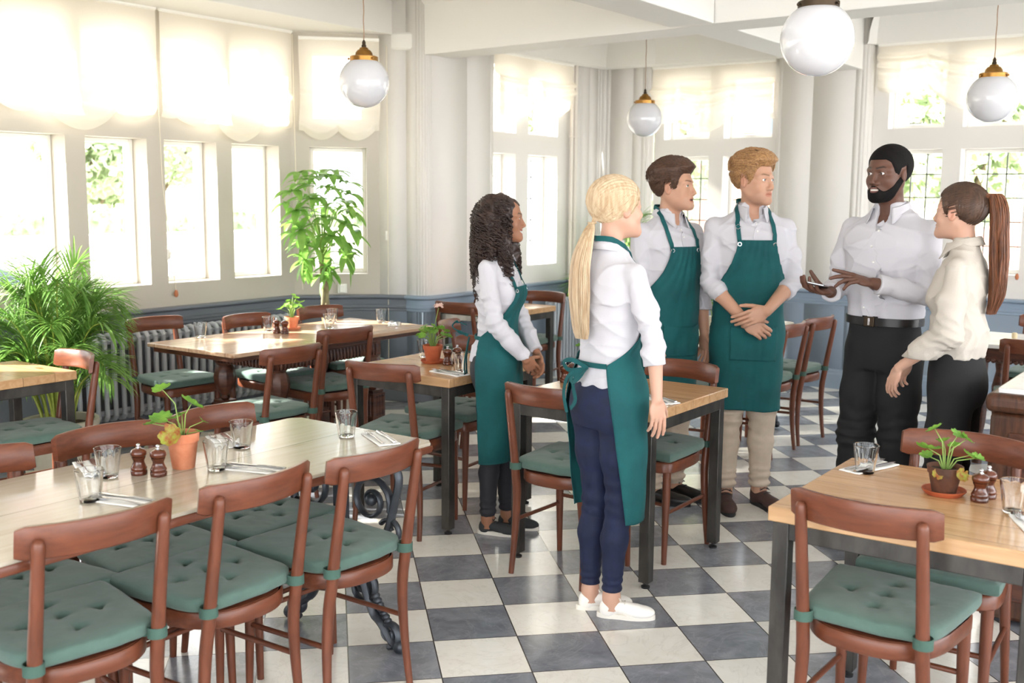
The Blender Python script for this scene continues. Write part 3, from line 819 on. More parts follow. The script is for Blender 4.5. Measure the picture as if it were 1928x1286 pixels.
def make_chair():
    root = empty('dining_chair', (0, 0, 0))
    # steamed back rail with rounded ends
    m = MB(); n = 20; rr = []
    for k in range(n + 1):
        x = lerp(-.193, .193, k / n); y = rail_y(x); e = min(1.0, (0.193 - abs(x)) / 0.012)
        hh = .042 - .008 * (1 - math.sqrt(max(0, 1 - (1 - e) ** 2))); zc = .789 + .003 * (1 - (x / .193) ** 2)
        sl = -2 * .060 * x / .193 ** 2; l = math.hypot(1, sl); nx, ny = -(-sl) / l * -1, 1 / l
        prof = [(-.009, -hh + .004), (-.006, -hh), (.006, -hh), (.009, -hh + .004), (.009, hh - .004), (.006, hh), (-.006, hh), (-.009, hh - .004)]
        rr.append([(x + o * (sl / l), y + o * (1 / l) + z * -.16, zc + z) for o, z in prof])
    m.rings(rr, True, True); m.build('back_rail', 'beech_rail', root, angle=50)
    for s in (-1, 1):
        p = MB()
        path = [(.176, -.198, 0.0), (.1725, -.184, .12), (.166, -.178, .25), (.160, -.183, .36), (.158, -.196, .44), (.1575, -.213, .55), (.157, -.236, .68), (.1565, -.252, .77), (.1565, -.2545, .790), (.1565, -.2555, .799), (.1565, -.256, .802)]
        rad = [.0115, .0135, .0165, .0185, .0185, .0175, .0165, .0155, .0150, .0105, .004]
        # resample smoothly
        P_, R__ = [], []
        for i in range(len(path) - 1):
            st = 3 if i < 7 else 1
            for q in range(st):
                t = q / st
                def cr(a, b, c, d): return 0.5 * ((2 * b) + (-a + c) * t + (2 * a - 5 * b + 4 * c - d) * t * t + (-a + 3 * b - 3 * c + d) * t ** 3)
                A = [path[max(i - 1, 0)], path[i], path[i + 1], path[min(i + 2, len(path) - 1)]]
                P_.append(tuple(cr(*[a_[k] for a_ in A]) for k in range(3))); R__.append(lerp(rad[i], rad[i + 1], t))
        P_.append(path[-1]); R__.append(rad[-1])
        p.tube([(s * x, y, z) for x, y, z in P_], R__, 12)
        post = p.build('back_post', 'beech', root, angle=60)
        sc_ = MB(); sc_.sphere((s * .160, -.2015, .418), .0055, 8, 6); sc_.build('screw', 'brass', post)
        l = MB(); l.tube([(s * .172, .166, .41), (s * .173, .170, .30), (s * .176, .180, 0)], [.0185, .0175, .0115], 12); l.build('leg', 'beech', root, angle=60)
        st = MB(); st.tube([(s * .167, -.180, .235), (s * .174, .172, .225)], .0088, 8); st.build('stretcher', 'beech', root, angle=60)
    st = MB(); st.tube([(-.173, .172, .262), (.173, .172, .262)], .0088, 8); st.build('stretcher', 'beech', root, angle=60)
    o = seat_outline(56); f = MB()
    lv = [(0.0, .405), (.004, .41), (.004, .445), (.0, .452)]
    rr = [[(x * (1 + g / .18), y * (1 + g / .18), z) for x, y in o] for g, z in lv]
    f.rings(rr, True, False)
    inn = [(x * .86, y * .86) for x, y in o]; k = len(o)
    f.rings([[(x, y, .405) for x, y in o], [(x, y, .405) for x, y in inn], [(x, y, .445) for x, y in inn]], True, False)
    f.build('seat_frame', 'beech_rail', root, angle=45)
    s_ = MB(); s_.prism([(x * .97, y * .97) for x, y in o], .444, .4535); s_.build('seat', 'beech', root, angle=45)
    make_cushion(root)
    return root
chair0 = make_chair()
chair_used = [False]
def chair(x, y, deg, label, group='beech dining chairs with green tie-on cushions'):
    rz = R(deg - 90)
    if not chair_used[0]:
        chair_used[0] = True; c = chair0; c.location = (x, y, 0); c.rotation_euler = (0, 0, rz); c['label'] = label; c['group'] = group
    else: c = copy_tree(chair0, (x, y, 0), rz, label, group)
    c['category'] = 'chair'
    return c
for a in [
    (1.512, 2.500, 82, 'wooden chair in the bottom left corner, its back to the camera'),
    (1.963, 2.480, 90, 'middle one of the three near wooden chairs along the pale iron-legged table'),
    (2.386, 2.425, 88, 'wooden chair at the right end of the pale iron-legged table, back to the camera'),
    (1.600, 2.860, -90, 'wooden chair across the pale table, cut by the left edge of the photo'),
    (2.030, 2.850, -98, 'wooden chair across the pale table, its rail behind tumblers and pepper mills'),
    (2.462, 2.830, -88, 'wooden chair across the pale table, its rail just right of the geranium'),
    (2.740, 4.712, 172, 'wooden chair at the right end of the steel table beside the palm'),
    (4.086, 5.400, -95, 'wooden chair with a sunlit cushion in front of the long radiator'),
    (4.579, 5.105, -90, 'wooden chair behind the old oak table, left of its geranium'),
    (5.20, 5.11, -96, 'wooden chair behind the oak table, right of its geranium, below the money tree'),
    (3.772, 4.270, 87, 'wooden chair on the camera side of the old oak table, the left one'),
    (4.520, 4.590, 80, 'wooden chair on the camera side of the old oak table, the right one'),
    (3.860, 3.370, 12, 'wooden chair at the left end of the table beside the curly-haired waitress'),
    (4.400, 3.470, 180, 'wooden chair tucked in behind the hips of the curly-haired waitress'),
    (5.200, 3.90, -66, 'wooden chair turned askew between the geranium and the curly-haired waitress'),
    (6.295, 4.819, 2, 'wooden chair on the near side of the small table in front of the pier'),
    (6.95, 4.79, 180, 'wooden chair on the far side of the small table in front of the pier'),
    (3.808, 2.391, 0, 'wooden chair at the left end of the middle steel table, beside the blonde waitress'),
    (4.290, 2.260, 176, 'wooden chair at the right end of the middle steel table, behind the blonde waitress'),
    (6.850, 2.640, 84, 'wooden chair between the blond man and the man with the phone'),
    (6.370, 2.650, 88, 'wooden chair half hidden behind the right hip of the blond man in the apron'),
    (5.900, 2.690, 90, 'wooden chair behind the legs of the two aproned men'),
    (2.944, 0.821, -1, 'large near wooden chair at the right, its back to the camera, at the pine table'),
    (3.430, 0.794, 181, 'wooden chair on the far side of the near pine table, behind the potted geranium'),
    (6.66, 1.10, 12, 'wooden chair behind the woman with the long ponytail at the dark table'),
    (7.62, 1.22, 180, 'wooden chair on the far side of the dark table at the right edge'),
]: chair(*a)

# ------------------------------------------------------------------ tables
def steel_table(x0, x1, y0, y1, h, label, top='pine_top', tt=.042, inset=.012, leg=.045):
    cx, cy = (x0 + x1) / 2, (y0 + y1) / 2; W, D = (x1 - x0) / 2, (y1 - y0) / 2
    t = empty('steel_table', (cx, cy, 0), 0, label, 'table', 'steel tables with plank tops')
    m = MB(); m.box(-W, W, -D, D, h - tt, h); m.build('table_top', top, t, bevel=.004)
    f = MB(); e = .05; zb = h - tt
    w, d = W - inset, D - inset
    for s in (-1, 1):
        f.box(-w, w, s * d - (leg if s > 0 else 0), s * d + (leg if s < 0 else 0), zb - e, zb - .001)
        f.box(s * w - (leg if s > 0 else 0), s * w + (leg if s < 0 else 0), -d + leg, d - leg, zb - e, zb - .001)
    f.build('frame', 'table_steel', t, bevel=.003)
    for sx in (-1, 1):
        for sy in (-1, 1):
            l = MB(); a, b = sx * (w - leg / 2), sy * (d - leg / 2)
            l.box(a - leg / 2 - .0006, a + leg / 2 + .0006, b - leg / 2 - .0006, b + leg / 2 + .0006, .025, zb - .0015)
            lg = l.build('leg', 'table_steel', t, bevel=.003)
            k = MB(); k.lathe([(.018, 0), (.019, .008), (.012, .012), (.007, .014), (.007, .027)], 14, (a, b, 0)); k.build('foot', 'rubber', lg)
    return t
steel_table(3.835, 4.545, 3.085, 3.735, .75, 'steel-legged table with plank top left of the curly-haired waitress')
steel_table(3.765, 4.475, 1.99, 2.70, .74, 'middle steel-legged table with plank top beside the blonde waitress')
steel_table(2.80, 3.51, .40, 1.115, .74, 'near steel-legged table with knotty honey pine top at the right')
steel_table(2.10, 2.972, 4.685, 5.22, .74, 'steel-legged table with plank top beside the palm at the left edge')
steel_table(6.33, 6.985, 4.56, 5.20, .75, 'small steel-legged table against the pier behind the curly-haired waitress')

def spiral(c, r0, r1, a0, turns, n=26):
    return [(c[0] + lerp(r0, r1, k / n) * math.cos(a0 + turns * 2 * math.pi * k / n), c[1] + lerp(r0, r1, k / n) * math.sin(a0 + turns * 2 * math.pi * k / n)) for k in range(n + 1)]
def bez(p0, p1, p2, p3, n=14):
    out = []
    for k in range(n + 1):
        t = k / n; q = 1 - t
        out.append(tuple(q ** 3 * a + 3 * q * q * t * b + 3 * q * t * t * c + t ** 3 * d for a, b, c, d in zip(p0, p1, p2, p3)))
    return out
def iron_end(parent, x, spread, h):
    """scrolled cast-iron end frame in the plane x = const, returned as parts"""
    def add(pts, r0, r1, name, up=(1, 0, 0)):
        m = MB(); n = len(pts)
        m.tube([(x, a, b) for a, b in pts], [lerp(r0, r1, k / (n - 1)) for k in range(n)], 8, flat=(1.15, .8), up=up); return m
    post = MB(); post.box(x - .02, x + .02, -.02, .02, h * .58, h - .03); post.lathe([(.03, 0), (.034, .02), (.02, .04), (.026, .07), (.02, .1)], 12, (x, 0, h * .50))
    post.lathe([(.026, 0), (.03, .02), (.018, .04), (.02, .07)], 12, (x, 0, h * .36)); post.box(x - .016, x + .016, -.016, .016, h * .36, h * .56)
    post.box(x - .022, x + .022, -spread * .9, spread * .9, h - .045, h - .012)
    post.build('iron_post', 'iron', parent, angle=40)
    for s in (-1, 1):
        k = MB()
        def T(pts, r0, r1):
            n = len(pts); k.tube([(x, s * a, b) for a, b in pts], [lerp(r0, r1, i / (n - 1)) for i in range(n)], 8, flat=(1.2, .85), up=(1, 0, 0))
        # foot: long S curve ending in a scroll on the floor
        T(bez((.0, h * .40), (.10, h * .50), (.12, h * .22), (spread * .62, h * .16)) + bez((spread * .62, h * .16), (spread * .8, h * .13), (spread * .86, .03), (spread, .03))[1:], .022, .017)
        T(spiral((spread * .86, .065), .048, .012, -math.pi / 2, 1.4), .016, .009)
        k.sphere((x, s * (spread + .01), .028), .026, 10, 8)
        T(spiral((.10, h * .29), .075, .015, 2.2, -1.5), .014, .009); k.sphere((x, s * .10, h * .29), .022, 10, 8)
        # acanthus ridge beads along the foot
        for i in range(9):
            t = i / 8; a = lerp(.16, spread * .9, t); z = lerp(h * .245, .075, t ** .9)
            k.sphere((x, s * a, z + .012), .016 - .004 * t, 8, 6, (1.2, 1.1, .9))
        k.build('iron_foot', 'iron', parent, angle=50)
        k = MB()
        T(bez((.0, h * .60), (.05, h * .44), (.22, h * .50), (.24, h * .68)) + bez((.24, h * .68), (.26, h * .80), (.30, h * .88), (spread * .95, h - .05))[1:], .017, .014)
        T(spiral((.145, h * .74), .095, .018, -.3, 1.6), .014, .009); k.sphere((x, s * .145, h * .74), .022, 10, 8)
        T(spiral((.235, h * .60), .05, .012, 2.6, -1.3), .011, .007)
        T(bez((.02, h * .92), (.06, h * .82), (.14, h * .9), (.2, h * .93)), .012, .008)
        k.build('iron_bracket', 'iron', parent, angle=50)
def iron_table(x0, x1, y0, y1, h, ends, label, top='pale_top'):
    cx, cy = (x0 + x1) / 2, (y0 + y1) / 2; W, D = (x1 - x0) / 2, (y1 - y0) / 2
    t = empty('iron_table', (cx, cy, 0), 0, label, 'table')
    c = .03; m = MB()
    out = [(W - c, D), (-W + c, D), (-W, D - c), (-W, -D + c), (-W + c, -D), (W - c, -D), (W, -D + c), (W, D - c)]
    m.prism(out, h - .012, h); m.build('table_top', top, t, bevel=.003)
    e = MB(); o2 = [(a * 1.003, b * 1.006) for a, b in out]; o3 = [(a * .985, b * .97) for a, b in out]
    e.rings([[(a, b, h - .010) for a, b in o2], [(a * 1.004, b * 1.01, h - .02) for a, b in o2], [(a, b, h - .034) for a, b in o2], [(a, b, h - .04) for a, b in o3], [(a * .9, b * .88, h - .04) for a, b in o3]], True, False)
    e.build('edging', 'beech_rail', t, angle=50)
    for x in ends: iron_end(t, x - cx, min(.29, D - .08), h - .03)
    return t
iron_table(.75, 2.825, 2.33, 3.02, .75, (2.71, .87), 'long pale-topped table on scrolled cast-iron legs at the front left')
iron_table(5.45, 7.20, 2.72, 3.38, .74, (7.10, 5.6), 'pale table on scrolled iron legs by the grey-blue rear wall')

def oak_table(x0, x1, y0, y1, h):
    cx, cy = (x0 + x1) / 2, (y0 + y1) / 2; W, D = (x1 - x0) / 2, (y1 - y0) / 2
    t = empty('oak_table', (cx, cy, 0), 0, 'old carved oak draw-leaf table with bulbous legs by the left windows', 'table')
    m = MB(); m.box(-W, W, -D, D, h - .022, h); m.build('table_top', 'worn_top', t, bevel=.004)
    lf = MB(); lf.box(-W + .02, W - .02, -D + .03, D - .03, h - .05, h - .024); lf.build('draw_leaf', 'old_oak', t, bevel=.003)
    a = MB(); w, d = W - .40, D - .11
    for s in (-1, 1):
        a.box(-w, w, s * d - .012, s * d + .012, h - .145, h - .05); a.box(s * w - .012, s * w + .012, -d, d, h - .145, h - .05)
        for k in range(int(2 * w / .028)):
            x = -w + .014 + k * .028; a.tube([(x, s * (d + .016), h - .145), (x, s * (d + .02), h - .12), (x, s * (d + .014), h - .075)], [.006, .010, .006], 6)
        for k in range(int(2 * d / .028)):
            y = -d + .014 + k * .028; a.tube([(s * (w + .016), y, h - .145), (s * (w + .02), y, h - .12), (s * (w + .014), y, h - .075)], [.006, .010, .006], 6)
    a.build('carved_apron', 'old_oak', t, angle=40)
    for sx in (-1, 1):
        for sy in (-1, 1):
            l = MB(); x, y = sx * (w - .03), sy * (d - .03)
            l.box(x - .038, x + .038, y - .038, y + .038, h - .15, h - .052)
            l.lathe([(.036, .50), (.045, .52), (.03, .54), (.034, .57), (.052, .60)][::1], 18, (x, y, 0))
            l.lathe([(.02, .375), (.028, .39), (.022, .405), (.045, .44), (.06, .48), (.064, .52), (.055, .565), (.038, .60)], 18, (x, y, 0), rib=(9, .06, .42, .57))
            l.box(x - .055, x + .055, y - .055, y + .055, .20, .36); l.box(x - .047, x + .047, y - .047, y + .047, .36, .378)
            for q in (-.036, -.012, .012, .036):
                for s in (-1, 1):
                    l.tube([(x + q, y + s * .055, .215), (x + q, y + s * .055, .345)], .009, 6); l.tube([(x + s * .055, y + q, .215), (x + s * .055, y + q, .345)], .009, 6)
            l.box(x - .04, x + .04, y - .04, y + .04, .0, .20)
            l.build('leg', 'old_oak', t, angle=40, bevel=0)
    for sy in (-1, 1):
        s = MB(); s.box(-w + .01, w - .01, sy * (d - .03) - .02, sy * (d - .03) + .02, .09, .14); s.build('stretcher', 'old_oak', t, bevel=.004)
    return t
oak_table(3.74, 5.38, 4.46, 5.20, .75)

# dark carved table and sideboard on the right
def dark_table():
    t = empty('dark_table', (7.15, 1.12, 0), 0, 'dark table with a scalloped apron behind the woman with the long ponytail', 'table')
    m = MB(); m.box(-.33, .33, -.65, .42, .715, .74); m.build('table_top', 'marble_top', t, bevel=.004)
    for s in (-1, 1):
        a = MB(); a.box(s * .27 - .01, s * .27 + .01, -.58, .35, .63, .714)
        for k in range(30): a.sphere((s * .28, -.56 + k * .031, .635), .014, 8, 6)
        a.build('carved_apron', 'old_oak', t, angle=40)
    for sx in (-1, 1):
        for sy in (-.54, .31):
            l = MB(); l.lathe([(.03, 0), (.03, .1), (.018, .14), (.035, .25), (.042, .4), (.022, .5), (.03, .55), (.03, .715)], 14, (sx * .25, sy, 0)); l.build('leg', 'old_oak', t, angle=40)
dark_table()
def sideboard():
    t = empty('sideboard', (4.75, .50, 0), 0, 'dark wooden sideboard with a white marble top, cut by the right edge', 'sideboard')
    b = MB(); x0, x1, y0, y1 = -.50, .9, -1.2, .345
    b.box(x0, x1, y0, y1, .02, .81); b.build('body', 'dark_cabinet', t, bevel=.02)
    k = MB(); k.box(x0 - .018, x1 + .02, y0 - .02, y1 + .018, .81, .882); k.build('top_moulding', 'dark_cabinet', t, bevel=.025, seg=4)
    p = MB(); p.box(x0 - .008, x0 + .01, y0 + .1, y1 - .07, .10, .74); p.box(x0 + .08, x1 - .1, y1 - .01, y1 + .008, .10, .74); p.build('panel', 'old_oak', t, bevel=.006)
    m = MB(); m.box(x0 + .02, x1 - .02, y0 + .02, y1 - .02, .878, .90); m.build('marble_slab', 'marble_top', t, bevel=.004)
sideboard()

# ------------------------------------------------------------------ table things
def make_glass():
    m = MB(); n = 54; H_, rt, rb, th = .090, .0395, .027, .0028
    def ring(r, z, rib=0): return [(r * (1 + rib * (abs(math.cos(9 * math.pi * k / n * 1.0)) - .5)) * math.cos(2 * math.pi * k / n), r * (1 + rib * (abs(math.cos(9 * math.pi * k / n)) - .5)) * math.sin(2 * math.pi * k / n), z) for k in range(n)]
    rr = [ring(.004, 0), ring(rb - .002, 0), ring(rb, .002), ring(lerp(rb, rt, .12), .010, .05), ring(lerp(rb, rt, .4), .036, .07), ring(lerp(rb, rt, .70), .064, .06), ring(lerp(rb, rt, .80), .072), ring(rt, H_ - .001), ring(rt - th / 2, H_), ring(rt - th, H_ - .001),
          ring(lerp(rb, rt, .8) - th, .072), ring(lerp(rb, rt, .3) - th, .03), ring(rb - th, .008), ring(.004, .006)]
    m.rings(rr, True, True)
    return m.build('glass_tumbler', 'tumbler_glass', angle=40)
g0 = make_glass(); first = {}
def put(o, key, x, y, z, rz, label, cat, group):
    if key not in first: first[key] = True; c = o; c.location = (x, y, z); c.rotation_euler = (0, 0, rz)
    else: c = copy_tree(o, (x, y, z), rz)
    tag(c, label, cat, group); return c
for x, y, z, l in [
    (1.684, 2.62, .75, 'front-left tumbler on the pale table, nearest the camera'), (1.865, 2.803, .75, 'tumbler just left of the two mills on the pale table'),
    (2.116, 2.618, .75, 'tumbler right of the terracotta pot, beside the cutlery at the camera side'), (2.358, 2.785, .75, 'tumbler further back, right of the terracotta geranium pot'),
    (2.690, 2.625, .75, 'tumbler at the right end of the pale table'),
    (4.076, 5.15, .75, 'tumbler at the left end of the sunlit oak table'), (4.535, 5.08, .75, 'sunlit tumbler left of the mills on the oak table'),
    (5.106, 5.10, .75, 'tumbler on the oak table in front of the chair below the money tree'), (4.865, 4.886, .75, 'tumbler nearest the middle of the oak table'), (5.30, 4.84, .75, 'tumbler at the right end of the oak table against the grey wall'),
    (4.05, 3.185, .75, 'tumbler on the near corner of the table beside the curly-haired waitress'), (4.297, 3.62, .75, 'tumbler partly behind the geranium pot near the curly-haired waitress'),
    (3.334, 1.014, .74, 'tumbler at the far left corner of the knotty pine table'), (3.151, .550, .74, 'tumbler at the right edge of the photo on the knotty pine table')]:
    put(g0, 'glass', x, y, z, rng.uniform(0, 1), l, 'glass', 'ribbed glass tumblers')

def make_mill():
    t = empty('pepper_mill', (0, 0, 0))
    m = MB(); m.lathe([(.001, 0), (.0235, 0), (.0245, .003), (.0245, .012), (.0225, .014), (.0238, .017), (.0238, .022), (.021, .026), (.0165, .038), (.0165, .044), (.0205, .052), (.021, .055)], 28); m.build('body', 'mill_wood', t, angle=50)
    h = MB(); h.lathe([(.019, .0555), (.0215, .057), (.0238, .062), (.0235, .070), (.019, .0765), (.010, .080), (.006, .081)], 28); h.build('head', 'mill_wood', t, angle=50)
    k = MB(); k.lathe([(.0075, .0805), (.0075, .083), (.004, .0845), (.006, .088), (.0065, .091), (.004, .0945), (.001, .095)], 16); k.build('knob', 'steel', t, angle=50)
    return t
m0 = make_mill()
for x, y, z, l in [(1.939, 2.757, .75, 'left wooden pepper mill beside the terracotta pot on the pale table'), (1.965, 2.698, .75, 'right wooden pepper mill, nearer the terracotta pot on the pale table'),
    (4.489, 4.955, .75, 'left small mill on the sunlit oak table'), (4.50, 4.895, .75, 'right small mill on the sunlit oak table'),
    (4.167, 3.362, .75, 'front mill between geranium and tumbler near the curly-haired waitress'), (4.235, 3.355, .75, 'rear mill between geranium and tumbler near the curly-haired waitress'),
    (4.15, 2.655, .74, 'left mill behind the blonde waitress on the middle table'), (4.215, 2.655, .74, 'right mill, next to the blonde waitress, on the middle table'),
    (3.209, .650, .74, 'front mill right of the old flower pot on the knotty pine table'), (3.262, .640, .74, 'rear mill half hidden on the knotty pine table'),
    (6.72, 5.13, .75, 'left mill on the small table in front of the pier'), (6.75, 5.07, .75, 'right mill on the small table in front of the pier')]:
    put(m0, 'mill', x, y, z, rng.uniform(0, 6), l, 'pepper mill', 'turned wooden mills')

# potted geraniums
def leaf_disc(m, c, nrm, r_, cup=.25, sc=9, spin=0.0):
    nrm = Vector(nrm).normalized(); u = nrm.orthogonal().normalized(); v = nrm.cross(u); c = Vector(c); n = 36
    vs = [c]; K = 4
    for j in range(1, K + 1):
        for k in range(n):
            a = 2 * math.pi * k / n + spin
            gap = .55 * math.exp(-((((k / n) - .5) / .035) ** 2)) * (j / K)
            rr = r_ * (j / K) * (1 + .07 * math.cos(sc * a) * (j / K) - gap)
            z = cup * r_ * (j / K) ** 2 + .06 * r_ * math.cos(sc * a) * (j / K) ** 2 + .10 * r_ * math.sin(2 * a + spin * 3) * (j / K)
            vs.append(c + u * (rr * math.cos(a)) + v * (rr * math.sin(a)) + nrm * z)
    fs = [(0, 1 + k, 1 + (k + 1) % n) for k in range(n)]
    for j in range(K - 1):
        for k in range(n):
            a, b = 1 + j * n + k, 1 + j * n + (k + 1) % n; fs.append((a, a + n, b + n, b))
    m.add(vs, fs)
def pot_plant(x, y, z, label, pr=.047, ph=.095, potm='terracotta', saucer=True, leaves=None, seed=1, n=14, spread=.08, hh=.10, lr=.022, flower=None, rim=True):
    t = empty('potted_geranium', (x, y, z), 0, label, 'potted plant', 'geraniums in small pots')
    z0 = 0.0
    if saucer:
        s = MB(); s.lathe([(.001, 0), (pr * 1.0, 0), (pr * 1.22, .012), (pr * 1.24, .016), (pr * 1.18, .016), (pr * .98, .006), (.001, .005)], 30); s.build('saucer', 'terracotta_dark' if potm != 'terracotta' else 'terracotta', t, angle=40); z0 = .006
    p = MB(); r0 = pr * .66
    p.lathe([(.001, z0), (r0, z0), (r0 + .001, z0 + .002), (pr * .9, z0 + ph * .74), (pr * .97, z0 + ph * .75), (pr * 1.02, z0 + ph), (pr * .94, z0 + ph), (pr * .86, z0 + ph * .8), (.001, z0 + ph * .8)], 32)
    p.build('pot', potm, t, angle=30)
    so = MB(); r_ = random.Random(seed); rr = []
    for q in range(5): rr.append([(pr * .9 * q / 4 * math.cos(2 * math.pi * k / 16) + 1e-4, pr * .9 * q / 4 * math.sin(2 * math.pi * k / 16), z0 + ph * .84 + r_.uniform(-.003, .004)) for k in range(16)])
    so.rings(rr, True, False); so.build('soil', 'soil', t, angle=0)
    st = MB(); lf = MB()
    base = Vector((0, 0, z0 + ph * .83))
    if leaves is None:
        leaves = []
        for k in range(n):
            a = k * 2.4 + r_.uniform(-.4, .4); q = math.sqrt((k + .6) / n); 
            leaves.append((math.cos(a) * spread * q, math.sin(a) * spread * q, hh * (1.15 - .55 * q) * r_.uniform(.7, 1.15), lr * r_.uniform(.75, 1.2), 0))
    for lx, ly, lz, r__, rd in leaves:
        p3 = base + Vector((lx, ly, lz)); mid = base + Vector((lx * .35, ly * .35, lz * .7))
        st.tube([base + Vector((lx * .08, ly * .08, -.004)), mid, p3], [.0026, .0018, .0012], 6)
        nn = Vector((lx * 5 + r_.uniform(-.35, .35), ly * 5 + r_.uniform(-.35, .35), .75)) if not rd else Vector((lx * 6 - .6, ly * 6 - .6, .5))
        if rd:
            red = MB(); leaf_disc(red, p3, nn, r__, spin=r_.uniform(0, 6)); tag(red.build('red_leaf', 'geranium_red_leaf', t, angle=0), 'yellow-green leaf with a reddish brown centre')
        else: leaf_disc(lf, p3, nn, r__, spin=r_.uniform(0, 6))
    st.build('stems', 'geranium_stem', t, angle=0); lf.build('foliage', 'geranium_leaf', t, angle=0)
    if flower:
        fx, fy, fz = flower; f = MB(); st2 = MB(); top = base + Vector((fx, fy, fz))
        st2.tube([base, base + Vector((fx * .3, fy * .3, fz * .55)), top], [.0022, .0018, .0015], 6); st2.build('flower_stalk', 'geranium_stem', t, angle=0)
        for k in range(16):
            a = k * 2.4; q = math.sqrt(k / 16) * .022; leaf_disc(f, top + Vector((math.cos(a) * q, math.sin(a) * q, .012 + .006 * math.cos(k))), (math.cos(a) * q * 40, math.sin(a) * q * 40, .6), .009, sc=5, spin=k)
        f.build('flower', 'petal', t, angle=0)
    return t
# offsets seen from the camera: rt = to the right, bk = away
def cam_off(px_, py_, rt, bk):
    d = Vector((px_, py_)).normalized(); return (d.y * rt + d.x * bk, -d.x * rt + d.y * bk)
def L_(x, y, lst): return [(*cam_off(x, y, a, b), h, r_, rd) for a, b, h, r_, rd in lst]
pot_plant(2.072, 2.719, .75, 'tall terracotta pot with round-leaved geranium on the pale table', pr=.050, ph=.112, saucer=False, seed=3,
          leaves=L_(2.07, 2.72, [(-.055, .0, .155, .030, 0), (.030, .01, .105, .040, 0), (-.062, -.01, .065, .034, 0), (-.02, .02, .06, .022, 0), (-.036, -.05, .022, .034, 1), (.062, .02, .045, .018, 0), (-.088, .0, .05, .026, 0), (.0, .03, .07, .018, 0), (.048, -.01, .02, .014, 0)]))
pot_plant(4.675, 5.02, .75, 'small geranium in a pot and saucer on the sunlit oak table', pr=.045, ph=.075, seed=5, n=13, spread=.085, hh=.13, lr=.022)
pot_plant(4.174, 3.464, .75, 'terracotta pot with green geranium and a pale flower beside the curly-haired waitress', potm='terracotta_dark', pr=.05, ph=.085, seed=8, n=20, spread=.082, hh=.12, lr=.023, flower=(*cam_off(4.17, 3.46, .03, .02), .20))
pot_plant(4.185, 2.545, .74, 'geranium pot behind the blonde waitress on the middle table', potm='terracotta_dark', pr=.046, ph=.08, seed=9,
          leaves=L_(4.18, 2.55, [(-.02, 0, .13, .028, 0), (.045, .02, .12, .024, 0), (.0, -.03, .075, .024, 0), (.03, -.02, .09, .022, 0), (-.045, .01, .10, .022, 0), (.07, .0, .07, .02, 0), (.02, .03, .15, .02, 0)]))
pot_plant(3.228, .752, .74, 'old brown pot with green geranium on a terracotta saucer on the knotty pine table', potm='old_pot', pr=.050, ph=.078, seed=12,
          leaves=L_(3.23, .75, [(-.035, .01, .118, .026, 0), (-.048, -.01, .062, .036, 0), (.028, .0, .105, .024, 0), (.052, .01, .095, .022, 0), (.062, -.01, .052, .024, 0), (-.055, .02, .035, .02, 0), (.02, .02, .07, .018, 0), (.045, -.04, .0, .02, 1), (-.02, -.045, -.004, .016, 1), (-.01, .03, .08, .02, 0), (.085, .0, .045, .02, 0)]))
pot_plant(6.44, 2.985, .74, 'small plant in a pale pot on the iron-legged table by the rear wall', potm='glazed_pot', pr=.045, ph=.08, saucer=False, seed=15, n=14, spread=.07, hh=.13, lr=.022)

# napkins and cutlery
def make_napkin():
    m = MB(); nx, ny = 16, 24; vs = []
    for j in range(ny + 1):
        for i in range(nx + 1):
            x, y = lerp(-.038, .038, i / nx), lerp(-.105, .105, j / ny)
            vs.append((x, y, .004 + .0008 * math.sin(x * 90 + y * 30) + (.0015 if x > 0 else 0)))
    W = nx + 1; m.add(vs, [(j * W + i, j * W + i + 1, (j + 1) * W + i + 1, (j + 1) * W + i) for j in range(ny) for i in range(nx)])
    o = m.build('napkin', 'linen', angle=0); s = o.modifiers.new('fold', 'SOLIDIFY'); s.thickness = .0038; s.offset = -1; return o
def make_fork():
    m = MB(); pts = [(0, -.095, .0015), (0, -.06, .003), (0, 0, .0065), (0, .045, .004)]
    m.tube(pts, [.0055, .0045, .0028, .004], 8, flat=(.35, 1.0))
    m.tube([(0, .042, .004), (0, .055, .003), (0, .064, .004)], [.004, .011, .0115], 10, flat=(.2, 1.0))
    for k in (-.009, -.003, .003, .009): m.tube([(k, .062, .0038), (k, .08, .004), (k, .098, .0085)], [.0018, .0016, .0008], 6)
    return m.build('fork', 'steel', angle=50)
def make_knife():
    m = MB(); m.tube([(0, -.10, .003), (0, -.02, .004), (0, .0, .003)], [.0068, .0052, .004], 8, flat=(.5, 1.0))
    m.tube([(0, 0, .003), (.0, .03, .002), (0, .085, .002), (.003, .108, .002)], [.005, .009, .009, .002], 8, flat=(.12, 1.0))
    return m.build('knife', 'steel', angle=50)
nap0, fork0, knife0 = make_napkin(), make_fork(), make_knife()
SET = [(1.885, 2.925, .75, 65, 'by the tumblers at the far left edge of the pale table'), (1.735, 2.535, .75, 102, 'by the front-left tumbler at the camera side of the pale table'),
       (2.375, 2.895, .75, 65, 'behind the terracotta pot on the far side of the pale table'), (2.185, 2.525, .75, 105, 'at the camera side of the pale table, right of the pot'),
       (2.728, 2.50, .75, 60, 'at the right end of the pale table'), (5.27, 4.70, .75, 40, 'at the right end of the sunlit oak table'),
       (3.965, 3.19, .75, 78, 'at the near corner of the table beside the curly-haired waitress'), (4.02, 2.10, .74, 60, 'on the middle table beside the apron of the blonde waitress'),
       (3.40, 1.022, .74, -18, 'behind the tumbler on the knotty pine table'), (3.03, .475, .74, 25, 'at the right edge of the knotty pine table'),
       (6.98, 2.88, .74, 40, 'at the right end of the iron-legged table by the rear wall')]
